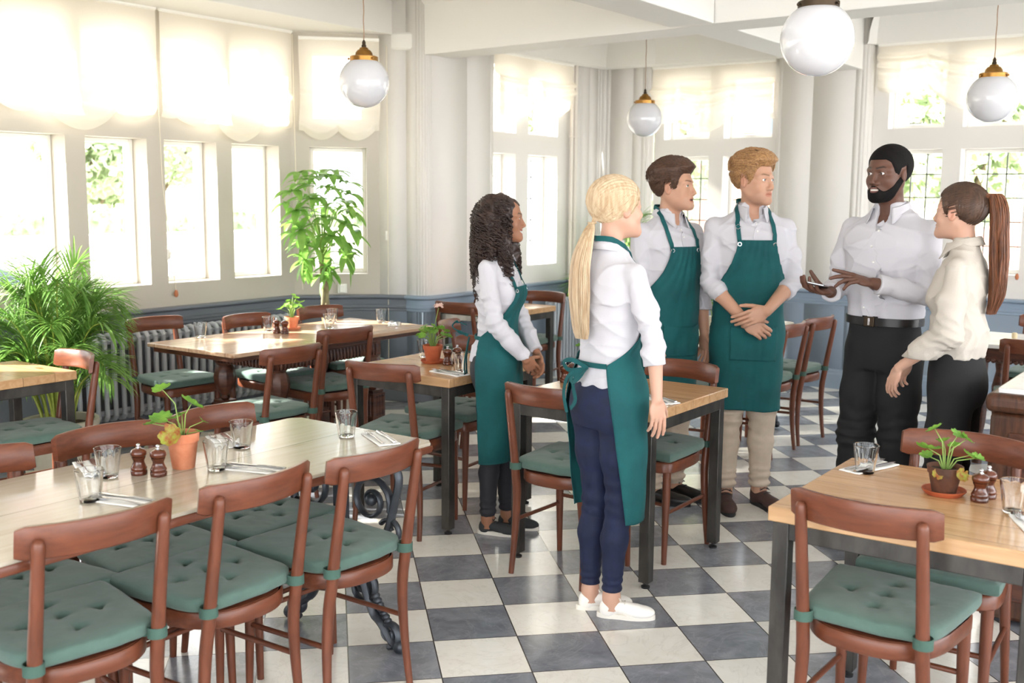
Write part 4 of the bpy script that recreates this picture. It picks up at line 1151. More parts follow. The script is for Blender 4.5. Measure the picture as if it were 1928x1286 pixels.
for x, y, z, a, w in SET:
    rz = R(a - 90) + 0.0; c, s = math.cos(rz), math.sin(rz)
    put(nap0, 'nap', x, y, z, rz, 'white napkin ' + w, 'napkin', 'folded white napkins')
    put(fork0, 'fork', x - c * .020, y - s * .020, z + .006, rz, 'steel fork ' + w, 'fork', 'steel forks')
    put(knife0, 'knife', x + c * .018, y + s * .018, z + .0075, rz, 'steel knife ' + w, 'knife', 'steel knives')
ck = MB(); ck.lathe([(.001, 0), (.014, 0), (.016, .01), (.016, .03), (.012, .036), (.001, .037)], 14)
tag(ck.build('cork_stopper', 'cork', loc=(7.2, 1.32, .74)), 'small cork-coloured stopper standing on the dark table at the right', 'stopper')
# ------------------------------------------------------------------ large plants in the room
def blade(m, p0, d0, L_, w, droop, up=(0, 0, 1), seg=5, fold=.25):
    """long leaflet drooping under gravity"""
    p = Vector(p0); d = Vector(d0).normalized(); vs = []; st = L_ / seg
    for k in range(seg + 1):
        t = k / seg; ww = w * (math.sin(math.pi * min(1, .12 + t * .88)) ** .7) * (1 - t * .25)
        side = d.cross(Vector(up)); side = side.normalized() if side.length > 1e-4 else Vector((1, 0, 0)); nn = side.cross(d)
        vs += [p - side * ww / 2 + nn * ww * fold, p - nn * 0, p + side * ww / 2 + nn * ww * fold]
        d = (d + Vector((0, 0, -droop)) * (st / L_) * (1 + t)).normalized(); p = p + d * st
    m.add(vs, [f_ for k in range(seg) for f_ in ((3 * k, 3 * k + 1, 3 * k + 4, 3 * k + 3), (3 * k + 1, 3 * k + 2, 3 * k + 5, 3 * k + 4))])
def areca(loc, label, n=34, hh=1.0, spread=.5, leaf=.26, pot=(.19, .34), seed=4, lw=.02, nl=26):
    t = empty('potted_palm', loc, 0, label, 'potted plant'); r_ = random.Random(seed)
    z0 = pot[1]
    p = MB(); a, h = pot
    p.lathe([(.001, 0), (a * .7, 0), (a * .72, .01), (a * .95, h * .82), (a * 1.06, h * .86), (a * 1.1, h * .93), (a * 1.08, h), (a * .96, h), (a * .9, h * .88), (.001, h * .88)], 40); p.build('pot', 'glazed_pot', t, angle=35)
    so = MB(); so.lathe([(a * .9, h * .885), (.001, h * .9)], 20); so.build('soil', 'soil', t)
    st = MB(); lf = MB()
    for k in range(n):
        an = k * 2.399 + r_.uniform(-.3, .3); q = r_.uniform(.15, 1) ** .7; bx, by = math.cos(an) * .09 * q, math.sin(an) * .09 * q
        H1 = hh * r_.uniform(.40, 1.0) * (1.12 - .5 * q); out = spread * q * r_.uniform(.75, 1.1)
        pts = bez((bx, by, z0 * .88), (bx * 1.4, by * 1.4, z0 + H1 * .45), (bx + math.cos(an) * out * .45, by + math.sin(an) * out * .45, z0 + H1 * 1.02), (bx + math.cos(an) * out, by + math.sin(an) * out, z0 + H1 * (.98 - .25 * q)), 22)
        st.tube(pts, [lerp(.0085, .0018, i / 22) for i in range(23)], 6)
        for i in range(8, 23):
            if i % 1 == 0:
                pv = Vector(pts[i]); tv = (Vector(pts[i]) - Vector(pts[i - 1])).normalized(); sd = tv.cross(Vector((0, 0, 1)))
                if sd.length < .05: sd = Vector((math.cos(an + 1.5), math.sin(an + 1.5), 0))
                sd.normalize(); e = (i - 8) / 14; L_ = leaf * (.6 + .6 * math.sin(math.pi * (.15 + .75 * e))) * r_.uniform(.85, 1.1)
                for s in (-1, 1):
                    for hf in (0, .5):
                        o = pv - tv * hf * .018
                        blade(lf, o, sd * s * .75 + tv * (.75 + .5 * e) + Vector((0, 0, .30)), L_, lw * r_.uniform(.7, 1.0), r_.uniform(.35, 1.1))
    st.build('stems', 'palm_stem', t, angle=0); lf.build('foliage', 'palm_leaf', t, angle=0); return t
areca((3.36, 5.48, 0), 'large areca palm in a glazed pot in front of the left windows', n=44, hh=1.12, spread=.42, leaf=.22, seed=4, lw=.013)
areca((8.36, 4.72, 0), 'palm in the far corner, its fronds showing behind the blonde waitress', n=12, hh=.98, spread=.42, leaf=.26, pot=(.16, .5), seed=9)

def money_tree(loc, label):
    t = empty('money_tree', loc, 0, label, 'potted plant'); r_ = random.Random(2)
    p = MB(); p.lathe([(.001, 0), (.13, 0), (.135, .01), (.17, .30), (.18, .32), (.165, .32), (.15, .29), (.001, .29)], 36); p.build('pot', 'glazed_pot', t, angle=35)
    so = MB(); so.lathe([(.155, .295), (.001, .30)], 20); so.build('soil', 'soil', t)
    tr = MB()
    for k in range(4):
        pts = []
        for i in range(40):
            s = i / 39; a = k * math.pi / 2 + s * 7.0; r1 = .022 * (1 - .35 * s) + .012 * (1 - s) ** 3; pts.append((r1 * math.cos(a) - .03 * s, r1 * math.sin(a) + .03 * s, .28 + s * .85))
        tr.tube(pts, [.019 - .006 * i / 39 for i in range(40)], 8)
    tr.build('braided_trunk', 'trunk', t, angle=60)
    st = MB(); lf = MB()
    heads = []
    for k in range(46):
        a = k * 2.399; f_ = (k + .5) / 46; z = 1.76 - .74 * f_; q = math.sqrt(max(0, 1 - (2 * f_ - .95) ** 2)) * r_.uniform(.45, 1.05)
        heads.append(Vector((math.cos(a) * .29 * q - .04, math.sin(a) * .29 * q + .02, z)))
    for hd in heads:
        b = Vector((-.03, .03, 1.10 + .12 * r_.random())); mid = (b + hd) / 2 + Vector((0, 0, .08)); st.tube(bez(b, mid, mid, hd, 8), [.004 - .0025 * i / 8 for i in range(9)], 6)
        ax = (hd - b).normalized() + Vector((0, 0, .25)); ax.normalize(); u = ax.orthogonal().normalized(); v = ax.cross(u); nn = r_.choice([5, 5, 6, 7]); L0 = r_.uniform(.12, .20); sp = r_.uniform(0, 6)
        for j in range(nn):
            an = 2 * math.pi * j / nn + sp; d = (u * math.cos(an) + v * math.sin(an)) * .95 + ax * .22; blade(lf, hd, d, L0 * r_.uniform(.75, 1.1), L0 * .36, r_.uniform(.3, 1.1), seg=7, fold=.16)
    st.build('stems', 'geranium_stem', t, angle=0); lf.build('foliage', 'tree_leaf', t, angle=0)
money_tree((5.50, 5.52, 0), 'money tree with a braided trunk in the canted window corner')

# ------------------------------------------------------------------ outside the windows
mat('paving', srgb(206, 202, 194), 0.9, var=.12, vscale=2)
mat('render_wall', srgb(232, 226, 212), 0.9, var=.06, vscale=1)
mat('brick', srgb(206, 158, 138), 0.9, col2=srgb(190, 136, 116), vscale=8)
mat('overexposed_leaf', srgb(204, 212, 180), 0.6, col2=srgb(166, 184, 142), vscale=2.0, translucent=.3)  # leaf colour paled to stand in for overexposed daylight outside
mat('bark', srgb(112, 96, 78), 0.9)
mat('roof_tile', srgb(140, 92, 76), 0.9)
mat('dark_pane', srgb(70, 80, 90), 0.2)
mat('car_blue', srgb(90, 150, 200), 0.25, coat=.6)
mat('car_dark', srgb(60, 70, 92), 0.25, coat=.6)
gm = MB(); gm.box(-30, 60, -30, 60, -.62, -.60); gnd = gm.build('ground', 'paving', smooth=False); tag(gnd, kind='structure')
def leaf_cloud(m, c, r, n, size, r_):
    for _ in range(n):
        v = Vector((r_.gauss(0, 1), r_.gauss(0, 1), r_.gauss(0, 1))).normalized(); q = r_.uniform(.62, 1.0)
        p = Vector((c[0] + v.x * r[0] * q, c[1] + v.y * r[1] * q, c[2] + v.z * r[2] * q)); u = Vector((r_.gauss(0, 1), r_.gauss(0, 1), r_.gauss(0, 1))).normalized(); w = u.orthogonal().normalized() * size * r_.uniform(.6, 1.2); u = u * size * 1.4
        m.add([p - u, p + w, p + u, p - w], [(0, 1, 2, 3)])
def tree(loc, h, label, seed, spread=1.6):
    t = empty('garden_tree', loc, 0, label, 'tree', 'trees outside'); r_ = random.Random(seed)
    b = MB(); b.tube([(0, 0, 0), (.08, 0, h * .3), (0, .05, h * .6)], [.13, .10, .06], 8)
    for k in range(5): b.tube([(0, 0, h * (.35 + .05 * k)), (math.cos(k * 1.3) * spread * .5, math.sin(k * 1.3) * spread * .5, h * (.6 + .06 * k))], [.05, .02], 6)
    b.build('trunk', 'bark', t); l = MB()
    for k in range(9): leaf_cloud(l, (r_.uniform(-.55, .55) * spread, r_.uniform(-.55, .55) * spread, h * r_.uniform(.5, .95)), (spread * .5, spread * .5, spread * .42), 420, .07, r_)
    l.build('crown', 'overexposed_leaf', t, angle=0); return t
tree((6.2, 16.0, -.6), 4.6, 'green tree outside the left windows, nearer the palm', 1)
tree((10.2, 15.8, -.6), 4.0, 'green tree outside behind the money tree', 2, 1.3)
tree((14.0, 19.0, -.6), 5.5, 'tall green tree outside between the left windows', 3, 2.0)
tree((15.5, 8.2, -.6), 4.6, 'green tree outside the rear window behind the aproned men', 4)
tree((15.0, 3.4, -.6), 4.2, 'green tree outside the far right window', 5, 1.5)
tree((17.5, 1.0, -.6), 4.8, 'green tree outside at the right edge', 6)
tree((19.0, 14.0, -.6), 4.6, 'green tree outside behind the curly-haired waitress', 7)
def hedge(x0, x1, y0, y1, z0, z1, label, seed):
    r_ = random.Random(seed); l = MB(); n = int((x1 - x0 + y1 - y0) * 520)
    l.box(x0 + .12, x1 - .12, y0 + .12, y1 - .12, z0, z1 - .12)
    for _ in range(n):
        p = Vector((r_.uniform(x0, x1), r_.uniform(y0, y1), r_.uniform(z0, z1))); u = Vector((r_.gauss(0, 1), r_.gauss(0, 1), r_.gauss(0, 1))).normalized() * .07; w = u.orthogonal() * .6; l.add([p - u, p + w, p + u, p - w], [(0, 1, 2, 3)])
    tag(l.build('hedge', 'overexposed_leaf', angle=0), label, 'hedge', kind='stuff')
gw = MB(); gw.box(2, 16, 12.9, 13.15, -.6, .95); gw.box(1.9, 16.1, 12.85, 13.2, .95, 1.03)
tag(gw.build('garden_wall', 'render_wall', bevel=.01), 'pale garden wall outside the left windows', 'wall')
hedge(3.5, 15, 13.35, 14.0, .2, 1.42, 'low hedge behind the pale garden wall outside', 1)
def house(loc, rz, W_, D_, Hh, wallm, label, wins):
    t = empty('house', loc, rz, label, 'house'); b = MB(); b.box(-W_ / 2, W_ / 2, 0, D_, 0, Hh); b.build('walls', wallm, t, smooth=False)
    r = MB(); r.add([(-W_ / 2 - .3, -.3, Hh), (W_ / 2 + .3, -.3, Hh), (W_ / 2 + .3, D_ + .3, Hh), (-W_ / 2 - .3, D_ + .3, Hh), (-W_ / 2 - .3, D_ / 2, Hh + D_ * .4), (W_ / 2 + .3, D_ / 2, Hh + D_ * .4)], [(0, 1, 5, 4), (2, 3, 4, 5), (0, 4, 3), (1, 2, 5), (3, 2, 1, 0)]); r.build('roof', 'roof_tile', t, smooth=False)
    for x, z in wins:
        w = MB(); w.box(x - .55, x + .55, -.05, .04, z - .65, z + .65); wo = w.build('window', 'frame_paint', t, smooth=False)
        for s in (-1, 1): g = MB(); g.box(x + s * .25 - .2, x + s * .25 + .2, -.06, -.05, z - .55, z + .55); g.build('pane', 'dark_pane', wo, smooth=False)
house((14.5, 24, -.6), 0, 15, 7, 6.2, 'render_wall', 'pale rendered house with a dark-paned window, far outside the left windows', [(-3.2, 3.2), (1.2, 3.2), (4.5, 3.2), (-3.2, 1.2), (1.2, 1.2)])
house((22, 8.6, -.6), R(-90), 9, 6, 5.4, 'brick', 'red brick house outside the rear window', [(-2.6, 3.4), (0, 3.4), (2.6, 3.4), (2.6, 1.2)])
def car(loc, rz, m_, label):
    t = empty('parked_car', loc, rz, label, 'car', 'cars parked outside')
    b = MB(); L_, W_ = 2.05, .86
    sec = [(-L_, .45, .75, .72), (-L_ + .15, .3, .95, .82), (-1.2, .25, 1.0, W_), (-.2, .25, .98, W_), (.9, .25, .95, W_), (1.7, .28, .82, W_ * .95), (L_, .4, .62, .74)]
    b.rings([[(x, -w, a), (x, -w * 1.02, (a + c) / 2), (x, -w * .94, c), (x, w * .94, c), (x, w * 1.02, (a + c) / 2), (x, w, a)] for x, a, c, w in sec], True, True); b.build('body', m_, t, bevel=.04)
    c = MB(); sc2 = [(-1.75, .97, .98, .74), (-1.2, .97, 1.40, .64), (.1, .97, 1.44, .62), (.95, .95, .97, .74)]
    c.rings([[(x, -w - .06, a), (x, -w, d), (x, w, d), (x, w + .06, a)] for x, a, d, w in sc2], True, True); c.build('cabin_glass', 'dark_pane', t, bevel=.03)
    for x in (-1.25, 1.25):
        for y in (-.80, .80): w = MB(); w.lathe([(.001, -.1), (.2, -.1), (.31, -.09), (.32, 0), (.31, .09), (.2, .1), (.001, .1)], 24); w.xf(Matrix.Translation((x, y, .32)) @ Matrix.Rotation(math.pi / 2, 4, 'X')); w.build('wheel', 'rubber', t)
car((13.4, 6.9, -.6), R(80), 'car_blue', 'light blue car parked outside the rear window')
car((5.9, 11.6, -.6), R(5), 'car_dark', 'dark car parked outside the far left window')
# ------------------------------------------------------------------ smooth bodies: signed distance fields meshed by surface nets
A3 = lambda *v: np.array(v, dtype=np.float64)
def nrm3(v): v = np.asarray(v, float); return v / max(1e-9, np.linalg.norm(v))
def smin(a, b, k):
    if k <= 0: return np.minimum(a, b)
    h = np.clip(0.5 + 0.5 * (b - a) / k, 0, 1)
    return b + (a - b) * h - k * h * (1 - h)
def smax(a, b, k): return -smin(-a, -b, k)
def capsule(P, a, b, ra, rb, flat=None, fl=1.0):
    a = np.asarray(a, float); b = np.asarray(b, float); ba = b - a
    t = np.clip(((P - a) @ ba) / max(1e-12, ba @ ba), 0, 1)
    v = P - a - t[:, None] * ba
    if flat is not None:
        n = nrm3(flat); c = v @ n; v = v + np.outer(c * (1 / fl - 1), n)
    return np.sqrt((v * v).sum(1)) - (ra + (rb - ra) * t)
def ellip(P, c, r, Rm=None):
    v = P - np.asarray(c, float)
    if Rm is not None: v = v @ Rm
    r = np.asarray(r, float)
    k0 = np.sqrt(((v / r) ** 2).sum(1)); k1 = np.sqrt(((v / (r * r)) ** 2).sum(1)) + 1e-9
    return k0 * (k0 - 1) / k1
def catmull(pts, m=6):
    pts = np.asarray(pts, float); out = []
    n = len(pts)
    for i in range(n - 1):
        p0, p1, p2, p3 = pts[max(i - 1, 0)], pts[i], pts[i + 1], pts[min(i + 2, n - 1)]
        for q in range(m):
            t = q / m
            out.append(.5 * (2 * p1 + (p2 - p0) * t + (2 * p0 - 5 * p1 + 4 * p2 - p3) * t * t + (3 * p1 - p0 - 3 * p2 + p3) * t ** 3))
    out.append(pts[-1]); return np.array(out)
def loft(P, st, pw=2.25, cap=0.01):
    """st rows: z, cx, cy, rx, ry"""
    s = catmull(st, 6); z = P[:, 2]
    zc = np.clip(z, s[0, 0], s[-1, 0])
    cx, cy, rx, ry = [np.interp(zc, s[:, 0], s[:, k]) for k in (1, 2, 3, 4)]
    x, y = np.abs(P[:, 0] - cx), np.abs(P[:, 1] - cy)
    k = ((x / rx) ** pw + (y / ry) ** pw) ** (1 / pw) + 1e-9
    g = np.sqrt((x / (rx * rx)) ** 2 + (y / (ry * ry)) ** 2) + 1e-9
    d = k * (k - 1) / g; d = np.clip(d, -0.2, 2)
    dz = np.maximum(s[0, 0] - z, z - s[-1, 0])
    return smax(d, dz, cap)
def chain(P, pts, rads, k=0.01, flat=None, fl=1.0):
    d = None
    for i in range(len(pts) - 1):
        c = capsule(P, pts[i], pts[i + 1], rads[i], rads[i + 1], flat, fl)
        d = c if d is None else smin(d, c, k)
    return d
def wob(P, f, s=0.0):
    """cheap smooth noise in [-1, 1]"""
    x, y, z = P[:, 0] * f + s, P[:, 1] * f + 1.7 * s, P[:, 2] * f - s
    a = np.sin(x + 1.3 * np.sin(y * 1.1 + .5 * z)); b = np.sin(1.7 * y + 1.1 * np.sin(z * 1.3 + .7 * x) + 2.1); c = np.sin(1.3 * z + 1.2 * np.sin(x * .9 - y * 1.2) + .4)
    return (a * b + b * c + c * a) / 2.2

def axis_grid(lo, hi, coarse, fine, zones):
    out = [lo]; x = lo
    while x < hi:
        step = fine if any(a <= x <= b for a, b in zones) else coarse
        x += step; out.append(x)
    return np.array(out)
def mesh_sdf(f, lo, hi, h=0.006, fine=None, zones=None, block=8):
    """surface nets on a rectilinear grid; zones: three lists of (a, b) ranges given the finer step"""
    zones = zones or ([], [], []); fine = fine or h
    G = [axis_grid(lo[k], hi[k], h, fine, zones[k]) for k in range(3)]
    n = [len(g) for g in G]
    D = np.full(n, 1.0, np.float32)
    bl = [list(range(0, n[k] - 1, block)) for k in range(3)]
    C = []; idx = []
    for i in bl[0]:
        for j in bl[1]:
            for k in bl[2]:
                e = [min(i + block, n[0] - 1), min(j + block, n[1] - 1), min(k + block, n[2] - 1)]
                a = A3(G[0][i], G[1][j], G[2][k]); b = A3(G[0][e[0]], G[1][e[1]], G[2][e[2]])
                C.append((a + b) / 2); idx.append((i, j, k, *e, np.linalg.norm(b - a) / 2))
    C = np.array(C); dc = f(C); act = []
    for q, t in enumerate(idx):
        i, j, k, a, b, c, rad = t
        if abs(dc[q]) > rad * 1.7 + 0.012: D[i:a + 1, j:b + 1, k:c + 1] = 1.0 if dc[q] > 0 else -1.0
        else: act.append(t)
    for s in range(0, len(act), 160):
        pts = []; 
        for i, j, k, a, b, c, _ in act[s:s + 160]:
            X, Y, Z = np.meshgrid(G[0][i:a + 1], G[1][j:b + 1], G[2][k:c + 1], indexing='ij'); pts.append(np.stack([X.ravel(), Y.ravel(), Z.ravel()], 1))
        d = f(np.concatenate(pts)); o = 0
        for i, j, k, a, b, c, _ in act[s:s + 160]:
            m = (a - i + 1) * (b - j + 1) * (c - k + 1); D[i:a + 1, j:b + 1, k:c + 1] = d[o:o + m].reshape(a - i + 1, b - j + 1, c - k + 1); o += m
    S = D < 0
    Sx, Sy, Sz = n
    occ = np.zeros((Sx - 1, Sy - 1, Sz - 1), np.uint8)
    for a in (0, 1):
        for b in (0, 1):
            for c in (0, 1): occ += S[a:Sx - 1 + a, b:Sy - 1 + b, c:Sz - 1 + c]
    cells = np.argwhere((occ > 0) & (occ < 8)); ids = -np.ones(occ.shape, np.int64); ids[tuple(cells.T)] = np.arange(len(cells))
    acc = np.zeros((len(cells), 3)); cnt = np.zeros(len(cells))
    cr = [(a, b, c) for a in (0, 1) for b in (0, 1) for c in (0, 1)]
    for p in cr:
        for ax in range(3):
            if p[ax]: continue
            q = list(p); q[ax] = 1
            i0 = cells + np.array(p); i1 = cells + np.array(q)
            d0, d1 = D[tuple(i0.T)].astype(float), D[tuple(i1.T)].astype(float)
            m = (d0 < 0) != (d1 < 0); t = np.zeros(len(cells)); t[m] = d0[m] / (d0[m] - d1[m])
            x0 = np.stack([G[k][i0[:, k]] for k in range(3)], 1); x1 = np.stack([G[k][i1[:, k]] for k in range(3)], 1)
            acc[m] += (x0 + (x1 - x0) * t[:, None])[m]; cnt[m] += 1
    V = acc / np.maximum(cnt, 1)[:, None]
    # two Newton steps towards the surface
    for _ in range(2):
        e = 0.0008; d = f(V); g = np.stack([(f(V + e * np.eye(3)[k]) - d) / e for k in range(3)], 1)
        l = (g * g).sum(1) + 1e-6; st = -(np.clip(d, -.003, .003) / l)[:, None] * g; V = V + np.clip(st, -.003, .003)
    F = []
    for ax in range(3):
        a, b = (ax + 1) % 3, (ax + 2) % 3
        sl0 = [slice(None)] * 3; sl1 = [slice(None)] * 3
        sl0[ax] = slice(0, n[ax] - 1); sl1[ax] = slice(1, n[ax])
        s0, s1 = S[tuple(sl0)], S[tuple(sl1)]
        E = np.argwhere(s0 != s1); E = E[(E[:, a] > 0) & (E[:, b] > 0) & (E[:, a] < n[a] - 1) & (E[:, b] < n[b] - 1)]
        fl = s0[tuple(E.T)]
        def cid(da, db): I = E.copy(); I[:, a] += da; I[:, b] += db; return ids[tuple(I.T)]
        q = np.stack([cid(-1, -1), cid(0, -1), cid(0, 0), cid(-1, 0)], 1)
        q[~fl] = q[~fl][:, ::-1]; F.append(q)
    F = np.concatenate(F); F = F[(F >= 0).all(1)]
    return V, F
def np_mesh(name, V, F, material=None, parent=None, colors=None, angle=0):
    me = bpy.data.meshes.new(name)
    me.vertices.add(len(V)); me.vertices.foreach_set('co', np.asarray(V, np.float32).ravel())
    me.loops.add(F.size); me.loops.foreach_set('vertex_index', F.astype(np.int32).ravel())
    me.polygons.add(len(F)); me.polygons.foreach_set('loop_start', np.arange(0, F.size, 4, dtype=np.int32)); me.polygons.foreach_set('loop_total', np.full(len(F), 4, np.int32))
    me.update(calc_edges=True); me.validate()
    if colors is not None:
        ca = me.color_attributes.new('tone', 'FLOAT_COLOR', 'POINT'); ca.data.foreach_set('color', np.concatenate([colors, np.ones((len(V), 1))], 1).astype(np.float32).ravel())
    return link(name, me, material, parent, True, 0, None, 2, angle)
# ------------------------------------------------------------------ people
mat('skin', (1, 1, 1, 1), 0.48, spec=0.4, sub=0.12, attr='tone')
mat('shirt_white', srgb(192, 190, 196), 0.8, bump=0.12, bscale=260)
mat('shirt_cream', srgb(186, 178, 168), 0.7, bump=0.15, bscale=200)
mat('apron_teal', srgb(12, 84, 86), 0.85, col2=srgb(8, 72, 76), vscale=7, bump=0.2, bscale=420)
mat('denim', srgb(17, 28, 62), 0.75, col2=srgb(13, 21, 48), vscale=22, bump=0.15, bscale=500)
mat('black_cloth', srgb(20, 20, 22), 0.8, bump=0.1, bscale=300)
mat('charcoal_cloth', srgb(40, 40, 46), 0.8, bump=0.1, bscale=300)
mat('beige_cloth', srgb(196, 180, 162), 0.8, col2=srgb(184, 168, 150), vscale=12, bump=0.12, bscale=300)
mat('white_leather', srgb(232, 228, 222), 0.45)
mat('black_leather', srgb(28, 26, 26), 0.3)
mat('brown_suede', srgb(66, 46, 42), 0.75, bump=0.1, bscale=200)
mat('grey_canvas', srgb(52, 54, 56), 0.8, bump=0.1, bscale=300)
mat('white_rubber', srgb(226, 220, 210), 0.55)
mat('metal_ring', srgb(205, 205, 208), 0.25, metal=1.0)
mat('hair_blonde', srgb(206, 186, 156), 0.42, col2=srgb(176, 148, 116), vscale=30, stretch=(2.5, 2.5, .35))
mat('hair_black', srgb(17, 14, 14), 0.8, spec=.2)
mat('hair_dark_curls', srgb(62, 44, 38), 0.40, col2=srgb(40, 28, 24), vscale=20)
mat('hair_brown', srgb(88, 60, 44), 0.55, col2=srgb(62, 42, 32), vscale=110)
mat('hair_sandy', srgb(178, 136, 90), 0.52, col2=srgb(128, 92, 60), vscale=110)
mat('hair_auburn', srgb(132, 82, 54), 0.5, col2=srgb(88, 56, 40), vscale=40, stretch=(2.5, 2.5, .35))
mat('hair_dark_brown', srgb(84, 60, 46), 0.45, col2=srgb(60, 42, 32), vscale=26, stretch=(2, 2, .5))
mat('eye_ball', (1, 1, 1, 1), 0.1, attr='tone')

def rotz(a): c, s = math.cos(a), math.sin(a); return np.array([[c, -s, 0], [s, c, 0], [0, 0, 1.0]])
def rotx(a): c, s = math.cos(a), math.sin(a); return np.array([[1, 0, 0], [0, c, -s], [0, s, c]])
def roty(a): c, s = math.cos(a), math.sin(a); return np.array([[c, 0, s], [0, 1, 0], [-s, 0, c]])

def hl_fade(Q, front=.06, w=.034): return np.clip(hairline(Q, front) / w, 0, 1) ** .6
def cranium(Q, g=0.0): return ellip(Q, (0, -.016, .030), (.0765 + g, .1 + g, .085 + g))
def head_sdf(Q, p):
    fem = p.get('fem', 0); X = Q.copy(); X[:, 0] = np.abs(X[:, 0])
    jw = .050 - .006 * fem
    d = cranium(Q)
    d = smin(d, ellip(Q, (0, .018, -.026), (.0655 - .003 * fem, .070, .088)), .02)
    d = smin(d, ellip(Q, (0, .034, -.070), (jw, .052, .042)), .025)
    d = smin(d, capsule(X, (.045, -.01, -.045), (.012, .074, -.098), .018, .016), .03)
    d = smin(d, ellip(Q, (0, .080, -.098), (.020 - .003 * fem, .015, .015)), .018)
    d = smin(d, ellip(X, (.042, .056, -.032), (.020, .020, .022)), .02)
    d = smin(d, capsule(X, (.006, .084, .018), (.050, .060, .014), .010 - .003 * fem, .009), .016)
    d = smax(d, -ellip(X, (.031, .097, -.001), (.019, .017, .012)), .014)
    # nose
    n = smin(capsule(Q, (0, .082, .008), (0, .103 + p.get('nose', 0), -.034), .0065, .0095), ellip(X, (.0105 + p.get('nw', 0), .092, -.041), (.0085, .011, .0075)), .008)
    d = smin(d, n, .010)
    # lips and mouth line
    mz = -.068; o = p.get('open', 0.0); sm = p.get('smile', 0.0)
    tz = 6.0 * sm
    Y = X.copy(); Y[:, 2] -= tz * X[:, 0] ** 2 * 2
    full = p.get('lip', 1.0)
    d = smin(d, ellip(Y, (.0, .0835, mz + .006 + o), (.022 + .008 * sm, .012 * full, .0058)), .007)
    d = smin(d, ellip(Y, (.0, .0825, mz - .007 - o), (.020 + .006 * sm, .012 * full, .0066)), .007)
    d = smax(d, -ellip(Y, (0, .097, mz), (.023 + .010 * sm, .010 + o * 1.5, .0016 + o)), .003)
    # eyelids with an almond opening
    E = A3(.031, .0715, .0)
    d = smin(d, ellip(X, E, (.0150, .0140, .0130)), .005)
    eo = p.get('eye', .0048)
    d = smax(d, -ellip(X, E + A3(0, .0125, -.0004), (.0135, .012, eo)), .0015)
    # ears
    if p.get('ears', 1):
        W_ = X - A3(.0745, -.006, -.012); W_ = W_ @ rotz(-.20) @ rotx(.12)
        e = ellip(W_, (0, 0, 0), (.0085, .0175, .0265)); e = smax(e, -ellip(W_, (.0085, .003, .002), (.005, .009, .016)), .005)
        d = smin(d, e, .006)
    return d
def head_tone(Q, p):
    base = A3(*p['skin'][:3]); c = np.tile(base, (len(Q), 1)); X = Q.copy(); X[:, 0] = np.abs(X[:, 0])
    def blend(mask, col, k=1.0):
        m = (np.clip(mask, 0, 1) * k)[:, None]; nonlocal c; c = c * (1 - m) + A3(*col[:3]) * m
    f = Q[:, 1] > .05
    sm = p.get('smile', 0.0); o = p.get('open', 0.0); mz = -.068
    Y = X.copy(); Y[:, 2] -= 12.0 * sm * X[:, 0] ** 2
    lips = ellip(Y, (0, .090, mz - .0005), (.0245 + .008 * sm, .02, .0125 + o))
    blend((.0012 - lips) / .0024, p.get('lipcol', tuple(base * A3(.82, .55, .52))), .85)
    mouth = ellip(Y, (0, .09, mz), (.021 + .009 * sm, .03, .0018 + o * .9))
    if o > .002: blend((.001 - mouth) / .002, (.75, .72, .68) if p.get('teeth') else (.1, .03, .03))
    brow = np.minimum(capsule(X, (.014, .088, .0215), (.036, .078, .0265), .0042, .0034, (0, 1, 0), 2.5), capsule(X, (.036, .078, .0265), (.052, .062, .0205), .0034, .0014, (0, 1, 0), 2.5))
    blend((.0012 - brow) / .0024, p.get('browcol', (.05, .03, .02)), p.get('browk', .85))
    lash = ellip(X, (.031, .085, .0035), (.0142, .012, .0022)); blend((.001 - lash) / .002 * f, (.03, .02, .015), .75)
    blend((.008 - ellip(X, (.042, .066, -.036), (.012, .012, .012))) / .02, tuple(base * A3(1.02, .78, .74)), p.get('blush', .35))
    blend((.004 - ellip(X, (.076, -.004, -.012), (.010, .016, .028))) / .01, tuple(base * A3(1.0, .74, .70)), p.get('blush', .35) * 1.3)
    if p.get('stubble'):
        s = smax(ellip(Q, (0, .045, -.085), (.07, .062, .042)), -ellip(Q, (0, .09, -.066), (.026, .03, .011)), .01)
        blend((.004 - s) / .014, tuple(base * A3(.62, .58, .55)), p['stubble'])
    return c
def hairline(Q, front=.062, back=-.058):
    ys = [-.2, -.10, -.055, -.030, -.018, .012, .020, .036, .052, .064, .2]
    zs = [back, back, back + .006, -.030, .028, .018, -.026, -.012, .044, front, front + .004]
    return Q[:, 2] - np.interp(Q[:, 1], ys, zs)

